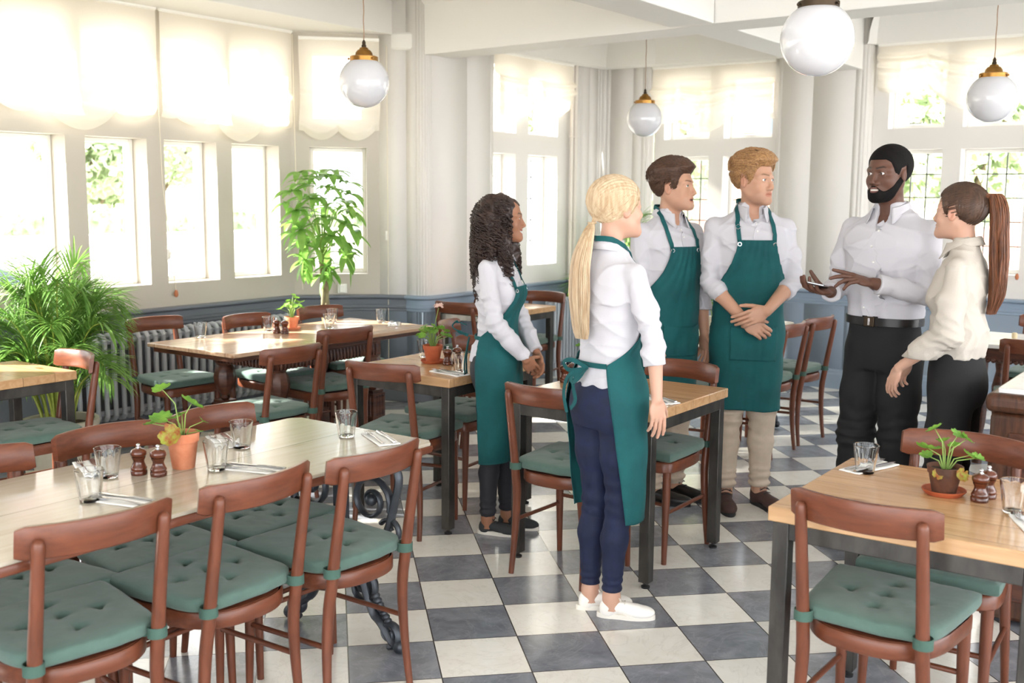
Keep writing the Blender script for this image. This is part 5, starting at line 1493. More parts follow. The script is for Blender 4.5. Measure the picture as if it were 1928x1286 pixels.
def hand_parts(W, d, n, side, s=1.0, curl=(.5, .5, .5, .5), th=(.3, .5), spread=.10):
    """wrist W, finger direction d, palm normal n; returns list of (a, b, ra, rb, kind)"""
    W = A3(*W); d = nrm3(d); n = np.asarray(n, float); n = nrm3(n - d * (n @ d)); t = np.cross(d, n) * (1 if side == 'R' else -1)
    out = []
    F_ = [(.031, .088, .043, .026, .021, .0093), (.0105, .093, .047, .029, .022, .0095), (-.0105, .089, .044, .027, .021, .0091), (-.030, .080, .034, .021, .019, .0083)]
    for i, (o, l0, a, b, c, r) in enumerate(F_):
        base = W + (t * o + d * l0 + n * (-.002 - abs(o + .0) * .06)) * s; cu = curl[i]; sp = spread * (1.2 - i * .8)
        dr = nrm3(d + t * sp)
        pts = [base]
        for k, (L_, w) in enumerate(((a, .8), (b, 1.9), (c, 2.6))):
            an = cu * w; v = dr * math.cos(an) + n * math.sin(an); pts.append(pts[-1] + v * L_ * s)
        rr = [r * 1.05, r * .97, r * .9, r * .78]
        out.append([(pts[k], pts[k + 1], rr[k] * s, rr[k + 1] * s) for k in range(3)])
        out.append([(W + (t * o * .55 + d * .012) * s, base, .010 * s, r * 1.05 * s)])
    b0 = W + (t * .022 + d * .022 + n * .006) * s; v1 = nrm3(d * math.cos(th[1] + .25) + t * math.sin(th[1] + .25) + n * th[0]); b1 = b0 + v1 * .044 * s
    v2 = nrm3(v1 + d * .45 + n * th[0] * .6); b2 = b1 + v2 * .033 * s; v3 = nrm3(v2 + d * .3 + n * th[0] * .5); b3 = b2 + v3 * .026 * s
    out.append([(b0, b1, .0150 * s, .0115 * s), (b1, b2, .0112 * s, .0100 * s), (b2, b3, .0100 * s, .0078 * s)])
    palm = (W + d * .05 * s, t, d, n)
    return out, palm, s
def hand_sdf(P, H):
    out, (pc, t, d, n), s = H
    Rm = np.stack([t, d, n], 1)
    dd = ellip(P, pc, (.042 * s, .054 * s, .0165 * s), Rm)
    dd = smin(dd, ellip(P, pc + (t * .022 - d * .012 + n * .006) * s, (.017 * s, .028 * s, .014 * s), Rm), .01)
    for f in out:
        fd = None
        for a, b, ra, rb in f:
            c = capsule(P, a, b, ra, rb); fd = c if fd is None else smin(fd, c, .0015)
        dd = smin(dd, fd, .0035)
    return dd

def snap(pts, f, off=0.004, it=8, flat=False):
    P = np.array(pts, float); e = 1e-3
    for _ in range(it):
        d = f(P); g = np.stack([(f(P + e * np.eye(3)[k]) - d) / e for k in range(3)], 1)
        if flat: g[:, 2] = 0
        l = (g * g).sum(1)[:, None] + 1e-6
        P = P - np.clip((d - off)[:, None] * g / l, -.02, .02)
    return P, g / np.sqrt(l)
def ribbon(pts, nrmls, width, th=0.0016):
    """flat strap along pts with the given surface normals"""
    m = MB(); n = len(pts); rr = []
    for i in range(n):
        p = Vector(pts[i]); t = Vector(pts[min(i + 1, n - 1)]) - Vector(pts[max(i - 1, 0)]); t.normalize()
        nn = Vector(nrmls[i]).normalized(); w = t.cross(nn).normalized() * (width / 2 if not hasattr(width, '__len__') else width[i] / 2); nn = w.cross(t).normalized() * th
        rr.append([p - w - nn, p + w - nn, p + w + nn, p - w + nn])
    m.rings(rr, True, True); return m

def strands(paths, r0, r1, n=5, flat=None):
    m = MB()
    for p in paths:
        k = len(p); m.tube(p, [lerp(r0, r1, (i / (k - 1)) ** 1.5) * min(1, .45 + 2.2 * i / (k - 1)) for i in range(k)], n, flat=flat)
    return m

def person(label, loc, facing, hgt, p):
    p.setdefault('hem', 1.02); s = hgt / 1.80; fem = p.get('fem', 0)
    root = empty('person', (loc[0], loc[1], 0), R(facing - 90), label, 'person')
    hs = p.get('hs', 1.0) * 1.04
    hc = A3(*p.get('head', (0, .028, 1.676))); Rh = rotz(p.get('yaw', 0)) @ rotx(p.get('pitch', 0)) @ roty(p.get('roll', 0))
    H2L = lambda P: ((P - hc) @ Rh) / hs            # template body space -> head space
    L2H = lambda Q: (np.asarray(Q) * hs) @ Rh.T + hc
    sx = p.get('sh', .160 if fem else .180)
    arms = p['arms']; legs = p['legs']
    # ---- garment cores, without arms
    if fem:
        tor = [(.90, 0, 0, .150, .110), (.98, 0, 0, .148, .108), (1.06, 0, .0, .130, .098), (1.14, 0, .002, .126, .094), (1.22, 0, .006, .138, .104), (1.30, 0, .010, .150, .112), (1.38, 0, .002, .156, .102), (1.44, 0, -.006, .138, .084), (1.48, 0, -.010, .088, .066), (1.52, 0, -.006, .058, .056), (1.545, 0, -.003, .05, .05)]
    else:
        tor = [(.92, 0, 0, .158, .112), (1.0, 0, 0, .158, .114), (1.08, 0, .002, .158, .116), (1.18, 0, .004, .170, .120), (1.28, 0, .006, .182, .126), (1.36, 0, .004, .188, .124), (1.43, 0, -.004, .166, .100), (1.475, 0, -.010, .108, .078), (1.515, 0, -.006, .07, .064), (1.545, 0, -.003, .058, .058)]
    if p.get('tor'): tor = p['tor'](tor)
    tor0 = [r for r in tor if r[0] >= p.get('hem', 1.02) - .0001]
    if tor0[0][0] > p.get('hem', 1.02): tor0 = [(p['hem'],) + tuple(tor0[0][1:])] + tor0
    fl_ = p.get('blouse', 0.0)
    def torso(P, st=None):
        d = loft(P, st or tor0)
        if fem:
            X = P.copy(); X[:, 0] = np.abs(X[:, 0]); d = smin(d, ellip(X, (.066, .080, 1.285), (.058, .050, .062)), .035)
        return d
    def shirt(P):
        d = torso(P); X = P.copy(); X[:, 0] = np.abs(X[:, 0])
        d = smin(d, capsule(X, (.05, -.008, 1.478), (sx - .030, -.01, 1.432), .034, .040 if not fem else .034), .04)
        for sd, a in arms.items():
            g = 1 if sd == 'R' else -1; S = A3(g * sx, -.01, 1.422); E, W = A3(*a['el']), A3(*a['wr'])
            sl = a.get('sleeve', .93); C_ = E + (W - E) * sl; puff = p.get('puff', 0)
            r0, r1, r2 = (.051, .046, .040) if not fem else (.043, .040, .035)
            ar = chain(P, [S, (S + E) / 2, E], [r0, r0 - .002 + puff, r1 + puff], .02)
            mid = E + (C_ - E) * .55
            fr = smin(capsule(P, E, mid, r1 + puff, r2 + .004 + puff * 1.3), capsule(P, mid, C_, r2 + .004 + puff * 1.2, r2), .012)
            ar = smin(ar, fr, .012); ax = nrm3(C_ - E)
            ar = smax(ar, (P - C_) @ ax, .004)
            ar = np.minimum(ar, smax(smax(capsule(P, C_ - ax * .06, C_, r2 + .0035, r2 + .0035), (P - C_) @ ax, .003), -((P - C_) @ ax) - (.055 if sl > .8 else .045), .003))
            # wrinkles gather at the elbow
            q = np.exp(-(((P - E) ** 2).sum(1)) / .012)
            T = (P - E) @ nrm3(W - S); ar = ar + q * .0035 * np.sin(T * 150 + 3 * wob(P, 18, 2.0 * g)) + .0016 * wob(P, 26, g)
            d = smin(d, ar, .020)
        wst = np.exp(-((P[:, 2] - p.get('hem', 1.02) - .05) / .09) ** 2)
        th = np.arctan2(P[:, 1], P[:, 0])
        d = d + wst * .0035 * np.sin(9 * th + 3 * wob(P, 7, .5)) + .0022 * wob(P * A3(1, 1, .5), 17, 3.1) + .0012 * wob(P * A3(1, 1, .3), 36, 1.1)
        Pd = P @ rotx(.5) @ roty(.4); Pe = P @ rotx(-.4) @ roty(-.5); kf = p.get('fold', 1.0)
        d = d - .0075 * kf * (1 - np.abs(wob(Pd * A3(1, 1, 2.6), 6.5, 5.0))) ** 5 - .0062 * kf * (1 - np.abs(wob(Pe * A3(1.2, 1, 2.2), 8.5, 9.0))) ** 6 + .004 * kf
        d = smax(d, p.get('hem', 1.02) - P[:, 2], .004)
        if p.get('vneck', 1): d = smax(d, -ellip(P, (0, .080, 1.508), (.030, .060, p.get('vlen', .052))), .004)
        return d
    tr = p.get('tr', dict(hip=.088, knee=.060, calf=.055, ank=.046, hem=.075)); wz = p.get('waist', 1.03)
    hipst = [(.80, 0, -.006, .150, .108), (.86, 0, -.010, .168 - .004 * fem, .122), (.92, 0, -.008, .170, .122), (.98, 0, -.002, .160 - .008 * fem, .115), (wz + .02, 0, 0, .154 - .02 * fem, .110 - .008 * fem)]
    def leg_pts(sd):
        g = 1 if sd == 'R' else -1; fx, fy, fa = legs[sd]; H_ = A3(g * .084, -.008, .87); An = A3(fx, fy, .085); K = (H_ + An) / 2 + A3(0, .022, .01); return H_, K, An
    def trousers(P):
        d = smax(loft(P, hipst), P[:, 2] - wz, .004)
        for sd in 'RL':
            H_, K, An = leg_pts(sd); Cf = K + (An - K) * .38 + A3(0, -.012, 0)
            l = chain(P, [H_, H_ + (K - H_) * .5, K, Cf, An], [tr['hip'], lerp(tr['hip'], tr['knee'], .45), tr['knee'], tr['calf'], tr['ank']], .03)
            l = l + tr.get('wr', .002) * np.exp(-((P[:, 2] - .5) / .12) ** 2) * np.sin(P[:, 2] * 110 + 4 * wob(P, 12, 1)) + tr.get('wr', .002) * 1.3 * np.exp(-((P[:, 2] - .12) / .07) ** 2) * np.sin(P[:, 2] * 150 + 4 * wob(P, 14, 2))
            l = smax(l, tr['hem'] - P[:, 2], .004); d = smin(d, l, .022)
        return d + .0015 * wob(P * A3(1, 1, .4), 20, 4.0)
    # ---- skin: one continuous surface for the whole figure
    H = {sd: hand_parts(a['wr'], a['hd'], a['hn'], sd, p.get('hand', .97 if not fem else .88), a.get('curl', (.25, .3, .35, .4)), a.get('th', (.3, .5)), a.get('spr', .06)) for sd, a in arms.items()}
    nr = .056 - .011 * fem
    def skin(P):
        d = capsule(P, (0, -.014, 1.44), hc + A3(0, -.022, -.055), nr + .002, nr - .003)
        d = smin(d, loft(P, [(z, cx, cy, rx - .014, ry - .014) for z, cx, cy, rx, ry in tor0 if z < 1.50]), .03)
        d = smin(d, capsule(np.stack([np.abs(P[:, 0]), P[:, 1], P[:, 2]], 1), (.03, -.015, 1.462), (sx - .04, -.01, 1.412), .024, .026), .02)
        for sd, a in arms.items():
            g = 1 if sd == 'R' else -1; S, E, W = A3(g * sx, -.01, 1.42), A3(*a['el']), A3(*a['wr'])
            k = .82 if fem else 1.0; M_ = E + (W - E) * .3
            ar = chain(P, [S, E, M_, W], [.034 * k, .034 * k, .037 * k, .0255 * k], .012); d = smin(d, ar, .02)
            d = smin(d, hand_sdf(P, H[sd]), .012)
        d = smin(d, loft(P, [(z, cx, cy, rx - .016, ry - .016) for z, cx, cy, rx, ry in hipst]), .03)
        for sd in 'RL':
            H_, K, An = leg_pts(sd); d = smin(d, chain(P, [H_, K, An, An + A3(0, 0, -.05)], [tr['hip'] - .02, tr['knee'] - .016, .033 if fem else .036, .034], .02), .02)
        return smin(d, head_sdf(H2L(P), p) * hs, .022)
    allp = [A3(*a[k]) for a in arms.values() for k in ('el', 'wr')]; pts = np.array(allp + [hc])
    lo = np.minimum(pts.min(0) - .20, (-.26, -.22, .02)); hi = np.maximum(pts.max(0) + .20, (.26, .24, 1.84)); lo[2] = .03; hi[2] = 1.86
    hz = [(hc[k] - .135, hc[k] + .135) for k in range(3)]; wrs = [A3(*a['wr']) + nrm3(a['hd']) * .08 for a in arms.values()]
    vis = [w for w, (sd, a) in zip(wrs, arms.items()) if a.get('vis', 1)]
    zn = [[hz[k]] + [(w[k] - .10, w[k] + .10) for w in vis] for k in range(3)]
    V, F = mesh_sdf(skin, lo, hi, .0105, .0033, zn)
    col = head_tone(H2L(V), p); far = np.clip((np.linalg.norm(V - hc, axis=1) - .15) / .02, 0, 1)[:, None]
    base = A3(*p['skin'][:3]); nails = np.zeros(len(V))
    for sd in H:
        for f in H[sd][0]:
            if len(f) == 3:
                a, b, ra, rb = f[-1]; tip = lerp(a, b, .85) - H[sd][1][3] * rb * .9; nails = np.maximum(nails, np.clip((.0055 - np.linalg.norm(V - tip, axis=1)) / .002, 0, 1))
    bc = base * (1 - nails[:, None] * A3(-.10, .0, .0)); col = col * (1 - far) + bc * far
    np_mesh('body', V * s, F, 'skin', root, col)
    # eyes
    gz = nrm3(p.get('gaze', (0, 1, 0)))
    for g in (-1, 1):
        m = MB(); m.sphere((0, 0, 0), .0123 * hs, 28, 20); v = np.array(m.v); u = v / np.linalg.norm(v, axis=1)[:, None]; an = np.arccos(np.clip(u @ gz, -1, 1))
        cc = np.where(an[:, None] < .20, A3(.01, .01, .01), np.where(an[:, None] < .47, A3(*p.get('iris', (.10, .05, .03))), A3(.80, .78, .76)))
        cen = L2H(A3(g * .031, .0715, 0)); me = bpy.data.meshes.new('eye'); me.from_pydata([tuple((q @ Rh.T + cen) * s) for q in v], [], m.f)
        ca = me.color_attributes.new('tone', 'FLOAT_COLOR', 'POINT'); ca.data.foreach_set('color', np.concatenate([cc, np.ones((len(v), 1))], 1).astype(np.float32).ravel())
        link('eye', me, 'eye_ball', root, True, angle=0)
    # ---- shirt
    V, F = mesh_sdf(shirt, (lo[0], lo[1], p.get('hem', 1.02) - .03), (hi[0], hi[1], 1.58), .0065)
    sh = np_mesh('shirt', V * s, F, p.get('shirt', 'shirt_white'), root)
    # collar
    m = MB(); rr = []; N_ = 46; gap = p.get('gap', .42); nx = nr + .007
    prof = [(0.002, -.022), (.0, .0), (.0035, .013), (.010, .012), (.018, -.004), (.026, -.024)]
    for k in range(N_ + 1):
        a = math.pi / 2 + gap + (2 * math.pi - 2 * gap) * k / N_; e = min(k, N_ - k) / N_; pt = math.exp(-(e / .06) ** 2)
        ring = []
        for q, (o, z) in enumerate(prof):
            out = o * (1 + .7 * pt); zz = z - (pt * .034 * (q / 5.0) if q > 3 else 0) - .020 * math.exp(-(e / .12) ** 2) - .004
            ring.append(((nx + out) * math.cos(a) * s, ((nx + out * 1.1) * math.sin(a) - .006 + .010 * pt) * s, (1.532 + zz + .012 * max(0, -math.sin(a))) * s))
        rr.append(ring)
    m.rings(rr, False, False); c = m.build('collar', p.get('shirt', 'shirt_white'), sh, angle=50); md = c.modifiers.new('cloth', 'SOLIDIFY'); md.thickness = .003 * s
    if p.get('placket', 1):
        zz = np.linspace(1.455, p['apron']['top'] - .03 if p.get('apron') else p['hem'] + .01, 26); P_, Nn = snap([(0, .2, z) for z in zz], shirt, .001, 20, True)
        ribbon(P_ * s, Nn, .028 * s, .001).build('placket', p.get('shirt', 'shirt_white'), sh, angle=50)
        for i in ((3, 10) if p.get('apron') else range(2, 26, 4)):
            if p.get('apron') and zz[i] < p['apron']['top'] + .012: continue
            b = MB(); b.sphere(tuple((P_[i] + Nn[i] * .0015) * s), .005 * s, 10, 6, (1, 1, 1)); b.build('button', 'ceramic', sh)
    # ---- trousers and shoes
    V, F = mesh_sdf(trousers, (-.24, -.22, tr['hem'] - .03), (.24, .2, wz + .03), .0075)
    np_mesh('trousers', V * s, F, p.get('trmat', 'black_cloth'), root)
    for sd in 'RL':
        fx, fy, fa = legs[sd]; Rf = rotz(R(fa)); k = p.get('shoe', 1.0 if not fem else .9); boot = p.get('boot', 0); slim = p.get('slim', 0)
        def fs(P, Rf=Rf, fx=fx, fy=fy):
            Q = ((P - A3(fx, fy, 0)) @ Rf) / k
            d = ellip(Q, (0, .125, .030), (.043 - .004 * slim, .075 + .018 * slim, .032)); d = smin(d, ellip(Q, (0, -.012, .040), (.034, .042, .050)), .03)
            d = smin(d, capsule(Q, (0, .0, .062), (0, .105, .036), .032, .030), .02)
            if boot: d = smin(d, capsule(Q, (0, -.006, .06), (0, -.010, .115), .036, .037), .02)
            else: d = smax(d, -ellip(Q, (0, -.010, .104), (.024, .032, .022)), .006)
            return smax(smax(d, .014 - Q[:, 2], .003), Q[:, 2] - (.118 if boot else .082) + Q[:, 1] * .1, .006) * k
        lo2 = A3(fx - .26, fy - .26, 0); hi2 = A3(fx + .26, fy + .26, .16)
        V, F = mesh_sdf(fs, lo2, hi2, .0048); so = np_mesh('shoe', V * s, F, p.get('shoemat', 'black_leather'), root)
        m = MB(); n = 32; o = []
        for q in range(n):
            a = 2 * math.pi * q / n; x = .040 * math.cos(a) * (1 + .12 * math.sin(a)) * (.92 if slim else 1); y = .068 + .134 * math.sin(a) * (1.04 if slim and math.sin(a) > 0 else 1); x *= 1 - .22 * math.exp(-((y - .03) / .04) ** 2)
            v = Rf @ A3(x * k, y * k, 0) + A3(fx, fy, 0); o.append((v[0] * s, v[1] * s))
        m.rings([[(a, b, z) for a, b in o] for z in (0.0, .004, .017 * s, .020 * s)], True, True)
        m.build('sole', p.get('sole', 'rubber'), so, angle=50)
        if p.get('laces', 1):
            m = MB()
            for q in range(4):
                y = .045 + .022 * q; z = .101 - .017 * q if boot else .094 - .015 * q
                pp = [Rf @ (A3(x, y + dy, z - abs(x) * .35) * k) + A3(fx, fy, 0) for x, dy in ((-.022, -.006), (0, .0), (.022, -.006))]; m.tube([tuple(v * s) for v in pp], .0022, 6)
            for g in (-1, 1):
                pp = [Rf @ (A3(*v) * k) + A3(fx, fy, 0) for v in ((0, .04, .10), (g * .018, .03, .104), (g * .03, .045, .088), (g * .014, .042, .094))]; m.tube([tuple(v * s) for v in pp], .0018, 6)
            m.build('laces', p.get('lacemat', 'rubber'), so)
    # ---- apron
    if p.get('apron'):
        ap = p['apron']; core = lambda P: smin(smin(torso(P, tor), loft(P, hipst), .02), trousers(P), .01)
        nz, nt = 110, 80; zt, zh, zw = ap['top'], ap['hem'], ap.get('waist', 1.06)
        zs = np.linspace(zt, zh, nz + 1)
        def half(z):
            if z > zw: t = (zt - z) / (zt - zw); return lerp(ap.get('bib', .48), ap.get('wrap', 1.75), t ** 1.9 * (1 if t < 1 else 1))
            t = (zw - z) / (zw - zh); return ap.get('wrap', 1.75) * (1 + ap.get('flare', 0) * t)
        TH = np.array([[math.pi / 2 - u * half(z) for u in np.linspace(-1, 1, nt + 1)] for z in zs])
        ZZ = np.repeat(zs[:, None], nt + 1, 1); rad = np.zeros_like(TH); rs = np.linspace(.30, .05, 64)
        P0 = np.stack([np.cos(TH), np.sin(TH), np.zeros_like(TH)], -1)
        done = np.zeros(TH.shape, bool)
        for r_ in rs:
            P = (P0 * r_); P[..., 2] = ZZ; d = core(P.reshape(-1, 3)).reshape(TH.shape); hit = (d < .0145) & ~done; rad[hit] = r_; done |= hit
        iw = int(np.argmin(abs(zs - .90)))
        for i in range(iw + 1, nz + 1): rad[i] = np.maximum(rad[i] * .5 + .5 * rad[iw], rad[iw] * lerp(1.0, ap.get('hang', .97), (i - iw) / (nz - iw)))
        for _ in range(6):
            r2 = rad.copy(); r2[1:-1, 1:-1] = (rad[1:-1, 1:-1] * 2 + rad[:-2, 1:-1] + rad[2:, 1:-1] + rad[1:-1, :-2] + rad[1:-1, 2:]) / 6; rad = np.maximum(r2, rad - .002)
        U = np.linspace(-1, 1, nt + 1)[None, :]; dn = np.clip((zw - ZZ) / (zw - zh), 0, 1)
        rad += dn * .006 * np.sin(U * 7 + ap.get('ph', 0) + ZZ * 4) + .0015 * np.sin(U * 19 + ZZ * 25) + .0018 * np.sin(ZZ * 34 + U * 5) * (np.abs(U) < 1)
        Vp = P0 * rad[..., None]; Vp[..., 2] = ZZ + dn * .006 * np.sin(U * 4)
        V = Vp.reshape(-1, 3) * s; W = nt + 1
        F = np.array([(j * W + i, (j + 1) * W + i, (j + 1) * W + i + 1, j * W + i + 1) for j in range(nz) for i in range(nt)])
        apo = np_mesh('apron', V, F, 'apron_teal', root); md = apo.modifiers.new('cloth', 'SOLIDIFY'); md.thickness = .0022; md.offset = 1
        # pocket
        if ap.get('pocket', 1):
            i0, i1 = int(np.argmin(abs(zs - ap.get('pz', .92)))), int(np.argmin(abs(zs - ap.get('pz', .92) + .17))); j0, j1 = int(nt * .27), int(nt * .73)
            sub = Vp[i0:i1 + 1, j0:j1 + 1].copy(); nn = P0[i0:i1 + 1, j0:j1 + 1]; sag = np.linspace(1, 0, i1 - i0 + 1)[:, None] ** 3 * np.sin(np.linspace(0, math.pi, j1 - j0 + 1))[None, :]
            sub += nn * (.0045 + ap.get('gape', .004) * sag)[..., None]; sub[..., 2] -= .012 * sag; w_ = j1 - j0 + 1
            F2 = np.array([(j * w_ + i, (j + 1) * w_ + i, (j + 1) * w_ + i + 1, j * w_ + i + 1) for j in range(i1 - i0) for i in range(j1 - j0)])
            po = np_mesh('pocket', sub.reshape(-1, 3) * s, F2, 'apron_teal', apo); md = po.modifiers.new('cloth', 'SOLIDIFY'); md.thickness = .002
        # neck straps, grommets, waist ties
        full = lambda P: smin(torso(P, tor), shirt(P), .001)
        for g, col_ in ((-1, 0), (1, nt)):
            c0 = Vp[1, col_ - 3 if g > 0 else 3]; c0 = c0 + A3(0, 0, -.012)
            e = A3(g * (nr + .020), -.02, 1.545); mid = [c0 * (1 - t) + e * t + A3(g * .012 * math.sin(math.pi * t), .05 * math.sin(math.pi * t), 0) for t in np.linspace(0, 1, 12)]
            P_, Nn = snap(mid, full, .0065, 10)
            P_ = np.concatenate([P_, [[g * (nr + .012), -.045, 1.553], [g * (nr - .008), -.062, 1.556], [0, -.078, 1.556]]]); Nn = np.concatenate([Nn, [nrm3([g, -.8, .2]), nrm3([g * .5, -1, .2]), [0, -1, .1]]])
            ribbon(P_ * s, Nn, .021 * s).build('strap', 'apron_teal', apo, angle=50)
            t = MB(); t.torus((0, 0, 0), .0085 * s, .0026 * s, 'Z', 18, 6); M_ = Vector(Nn[0]).to_track_quat('Z', 'Y').to_matrix().to_4x4(); M_.translation = Vector((P_[0] + Nn[0] * .004) * s); t.xf(M_)
            t.build('grommet', 'metal_ring', apo)
            if ap.get('buckle') and g > 0:
                b = MB(); b.torus((0, 0, 0), .014 * s, .0018 * s, 'Z', 4, 6); M_ = Vector(Nn[5]).to_track_quat('Z', 'Y').to_matrix().to_4x4(); M_.translation = Vector((P_[5] + Nn[5] * .004) * s); b.xf(M_); b.build('buckle', 'metal_ring', apo)
        ew = ap.get('wrap', 1.75); zt_ = zw - .004
        angs = np.linspace(math.pi / 2 + ew, 2.5 * math.pi - ew, 30); P_, Nn = snap([(.3 * math.cos(a), .3 * math.sin(a), zt_ + ap.get('tielift', 0) * math.sin(math.pi * i / 29)) for i, a in enumerate(angs)], lambda P: smin(core(P), smin(torso(P), loft(P, tor0), 0), 0), .009, 30, True)
        ribbon(P_ * s, Nn, .020 * s).build('waist_tie', 'apron_teal', apo, angle=50)
        for loop in ap.get('loops', []):
            pts_ = catmull(loop, 8); ribbon(pts_ * s, [nrm3([pt[0] * .6, -1, .15 + .2 * math.sin(i)]) for i, pt in enumerate(pts_)], .017 * s).build('tie_end', 'apron_teal', apo, angle=50)
    return dict(root=root, s=s, L2H=L2H, H2L=H2L, hs=hs, hc=hc, Rh=Rh, skin=skin, shirt=shirt, torso=torso, H=H, nr=nr)

def hair_sdf(W, name, material, f, h=.0042, box=.16, lo=None, hi=None):
    """f in head space; grid in head space, result put back on the head"""
    V, F = mesh_sdf(f, lo if lo is not None else (-box, -box, -box), hi if hi is not None else (box, box, box), h)
    return np_mesh(name, W['L2H'](V) * W['s'], F, material, W['root'])
def on_head(W, paths): return [[tuple(q) for q in W['L2H'](np.array(p)) * W['s']] for p in paths]
def scalp_point(r_, front=.062, back=-.05):
    while True:
        u = np.array([r_.gauss(0, 1) for _ in range(3)]); u /= np.linalg.norm(u); q = u * A3(.0775, .101, .086) + A3(0, -.016, .030)
        if hairline(q[None], front, back)[0] > .004: return q, u
def cropped_hair(W, material, top=.020, side=.006, front=.062, n=420, flow=(.3, -1, .15), quiff=.0, seed=1, length=.05, thick=.0042):
    def f(Q):
        t = side + top * np.clip((Q[:, 2] - .02) / .07, 0, 1) ** 1.2 + quiff * np.clip((Q[:, 1] - .02) / .05, 0, 1) * np.clip((Q[:, 2] - .05) / .04, 0, 1)
        d = cranium(Q) - (.002 + t * hl_fade(Q, front))
        return smax(d + .002 * wob(Q * A3(1.6, .5, 1), 60, 1.0), -(hairline(Q, front)) + .002 * wob(Q, 90, 2.0), .006)
    hair = hair_sdf(W, 'hair', material, f, .0032, .15)
    r_ = random.Random(seed); paths = []
    for _ in range(n):
        q, u = scalp_point(r_, front, -.05); up = max(0, min(1, (q[2] - .02) / .06)); fr = max(0, (q[1] - .02) / .05) * up
        lv = side + top * up ** 1.2 + quiff * min(1, fr)
        fl = A3(*flow) if up > .25 else A3(0, -1.0, -.8); fl = fl + A3(r_.gauss(0, .18), r_.gauss(0, .18), r_.gauss(0, .18)); fl = nrm3(fl - u * (fl @ u) * .8)
        L_ = length * (.45 + .65 * up) * r_.uniform(.7, 1.2); pts = []
        for k in range(6):
            t = k / 5; p = q + fl * L_ * t; c = A3(0, -.016, .030); v = p - c; e = np.sqrt(((v / A3(.0775, .101, .086)) ** 2).sum()); p = c + v / e
            pts.append(p + nrm3(v) * (lv * (.35 + .5 * float(hl_fade(p[None], front)[0])) + .004 * math.sin(math.pi * t) + (.002 + .006 * up) * r_.random() * math.sin(math.pi * t)))
        paths.append(pts)
    m = strands(on_head(W, paths), thick * W['s'], .0008, 5); m.build('strands', material, hair)
    return hair
def combed(W, hair, material, knot, n, r0, lift=.008, front=.066, seed=3, sag=0.0):
    """strands combed over the skull to a knot"""
    r_ = random.Random(seed); paths = []; kn = A3(*knot); c = A3(0, -.016, .030); sc_ = A3(.0775, .101, .086)
    while len(paths) < n:
        q, u = scalp_point(r_, front, -.06)
        if (q - kn) @ (q - kn) < .0016: continue
        pts = []
        for k in range(9):
            t = k / 8; p = q * (1 - t) + kn * t; v = p - c; e = np.sqrt(((v / sc_) ** 2).sum()); pr = c + v / max(e, .2)
            w = min(1, (1 - t) * 4); pts.append(pr * w + p * (1 - w) + nrm3(v) * (lift + .0012 * math.sin(7 * t + q[0] * 90)) * w)
        paths.append(pts)
    strands(on_head(W, paths), r0, .0014, 5).build('strands', material, hair)

SKIN_L = (.50, .28, .19); SKIN_F = (.53, .31, .225); SKIN_M = (.31, .145, .085); SKIN_D = (.115, .052, .034)

# ---- blonde waitress, back to the camera
W = person('woman with a blonde ponytail, white shirt, teal apron and blue jeans, back to the camera', (3.46, 2.02), -19.7, 1.665, dict(
    fem=1, skin=SKIN_F, yaw=R(-9), pitch=R(3), browk=.4, browcol=(.35, .22, .12), blush=.5, lipcol=(.62, .26, .24), sh=.158,
    arms=dict(R=dict(el=(.232, .030, 1.165), wr=(.262, .025, .945), hd=(-.04, .12, -1), hn=(-1, .1, 0), sleeve=.40, curl=(.16, .2, .24, .3)),
              L=dict(el=(-.215, .06, 1.17), wr=(-.20, .19, .96), hd=(.05, .15, -1), hn=(1, 0, 0), sleeve=.4, vis=0)),
    legs=dict(R=(.045, .0, -42), L=(-.075, -.015, -32)), hem=.965, puff=.004,
    tor=lambda t: [(.96, 0, -.004, .162, .122), (1.0, 0, -.004, .154, .116)] + [(z, a, b - .004, c, d) for z, a, b, c, d in t if z > 1.03],
    tr=dict(hip=.092, knee=.054, calf=.052, ank=.037, hem=.115, wr=.0025), trmat='denim', waist=.99, shoemat='white_leather', sole='white_rubber', lacemat='white_rubber', placket=0,
    apron=dict(top=1.34, hem=.43, waist=1.062, bib=.50, wrap=2.36, flare=-.24, hang=.93, pocket=0,
               loops=[[(.02, -.125, 1.045), (-.03, -.16, 1.075), (-.09, -.16, 1.06), (-.07, -.15, 1.03), (.0, -.13, 1.04)], [(.02, -.13, 1.045), (.03, -.17, 1.02), (-.01, -.175, .99), (-.035, -.16, 1.01), (.0, -.13, 1.04)],
                      [(.0, -.13, 1.04), (-.05, -.165, 1.01), (-.075, -.17, .94), (-.06, -.165, .86)], [(.01, -.13, 1.04), (-.02, -.165, .99), (.0, -.17, .92), (-.03, -.17, .88)]])))
b_ = W['s']
f = lambda Q: smax(cranium(Q) - .003 - .008 * hl_fade(Q, .058) - .0012 * np.sin(np.arctan2(Q[:, 0], Q[:, 2] + .02) * 60), -hairline(Q, .058, -.068), .008)
hair = hair_sdf(W, 'hair', 'hair_blonde', f, .0036, .15)
KN = (-.004, -.112, -.052)
combed(W, hair, 'hair_blonde', KN, 800, .0021, .0095)
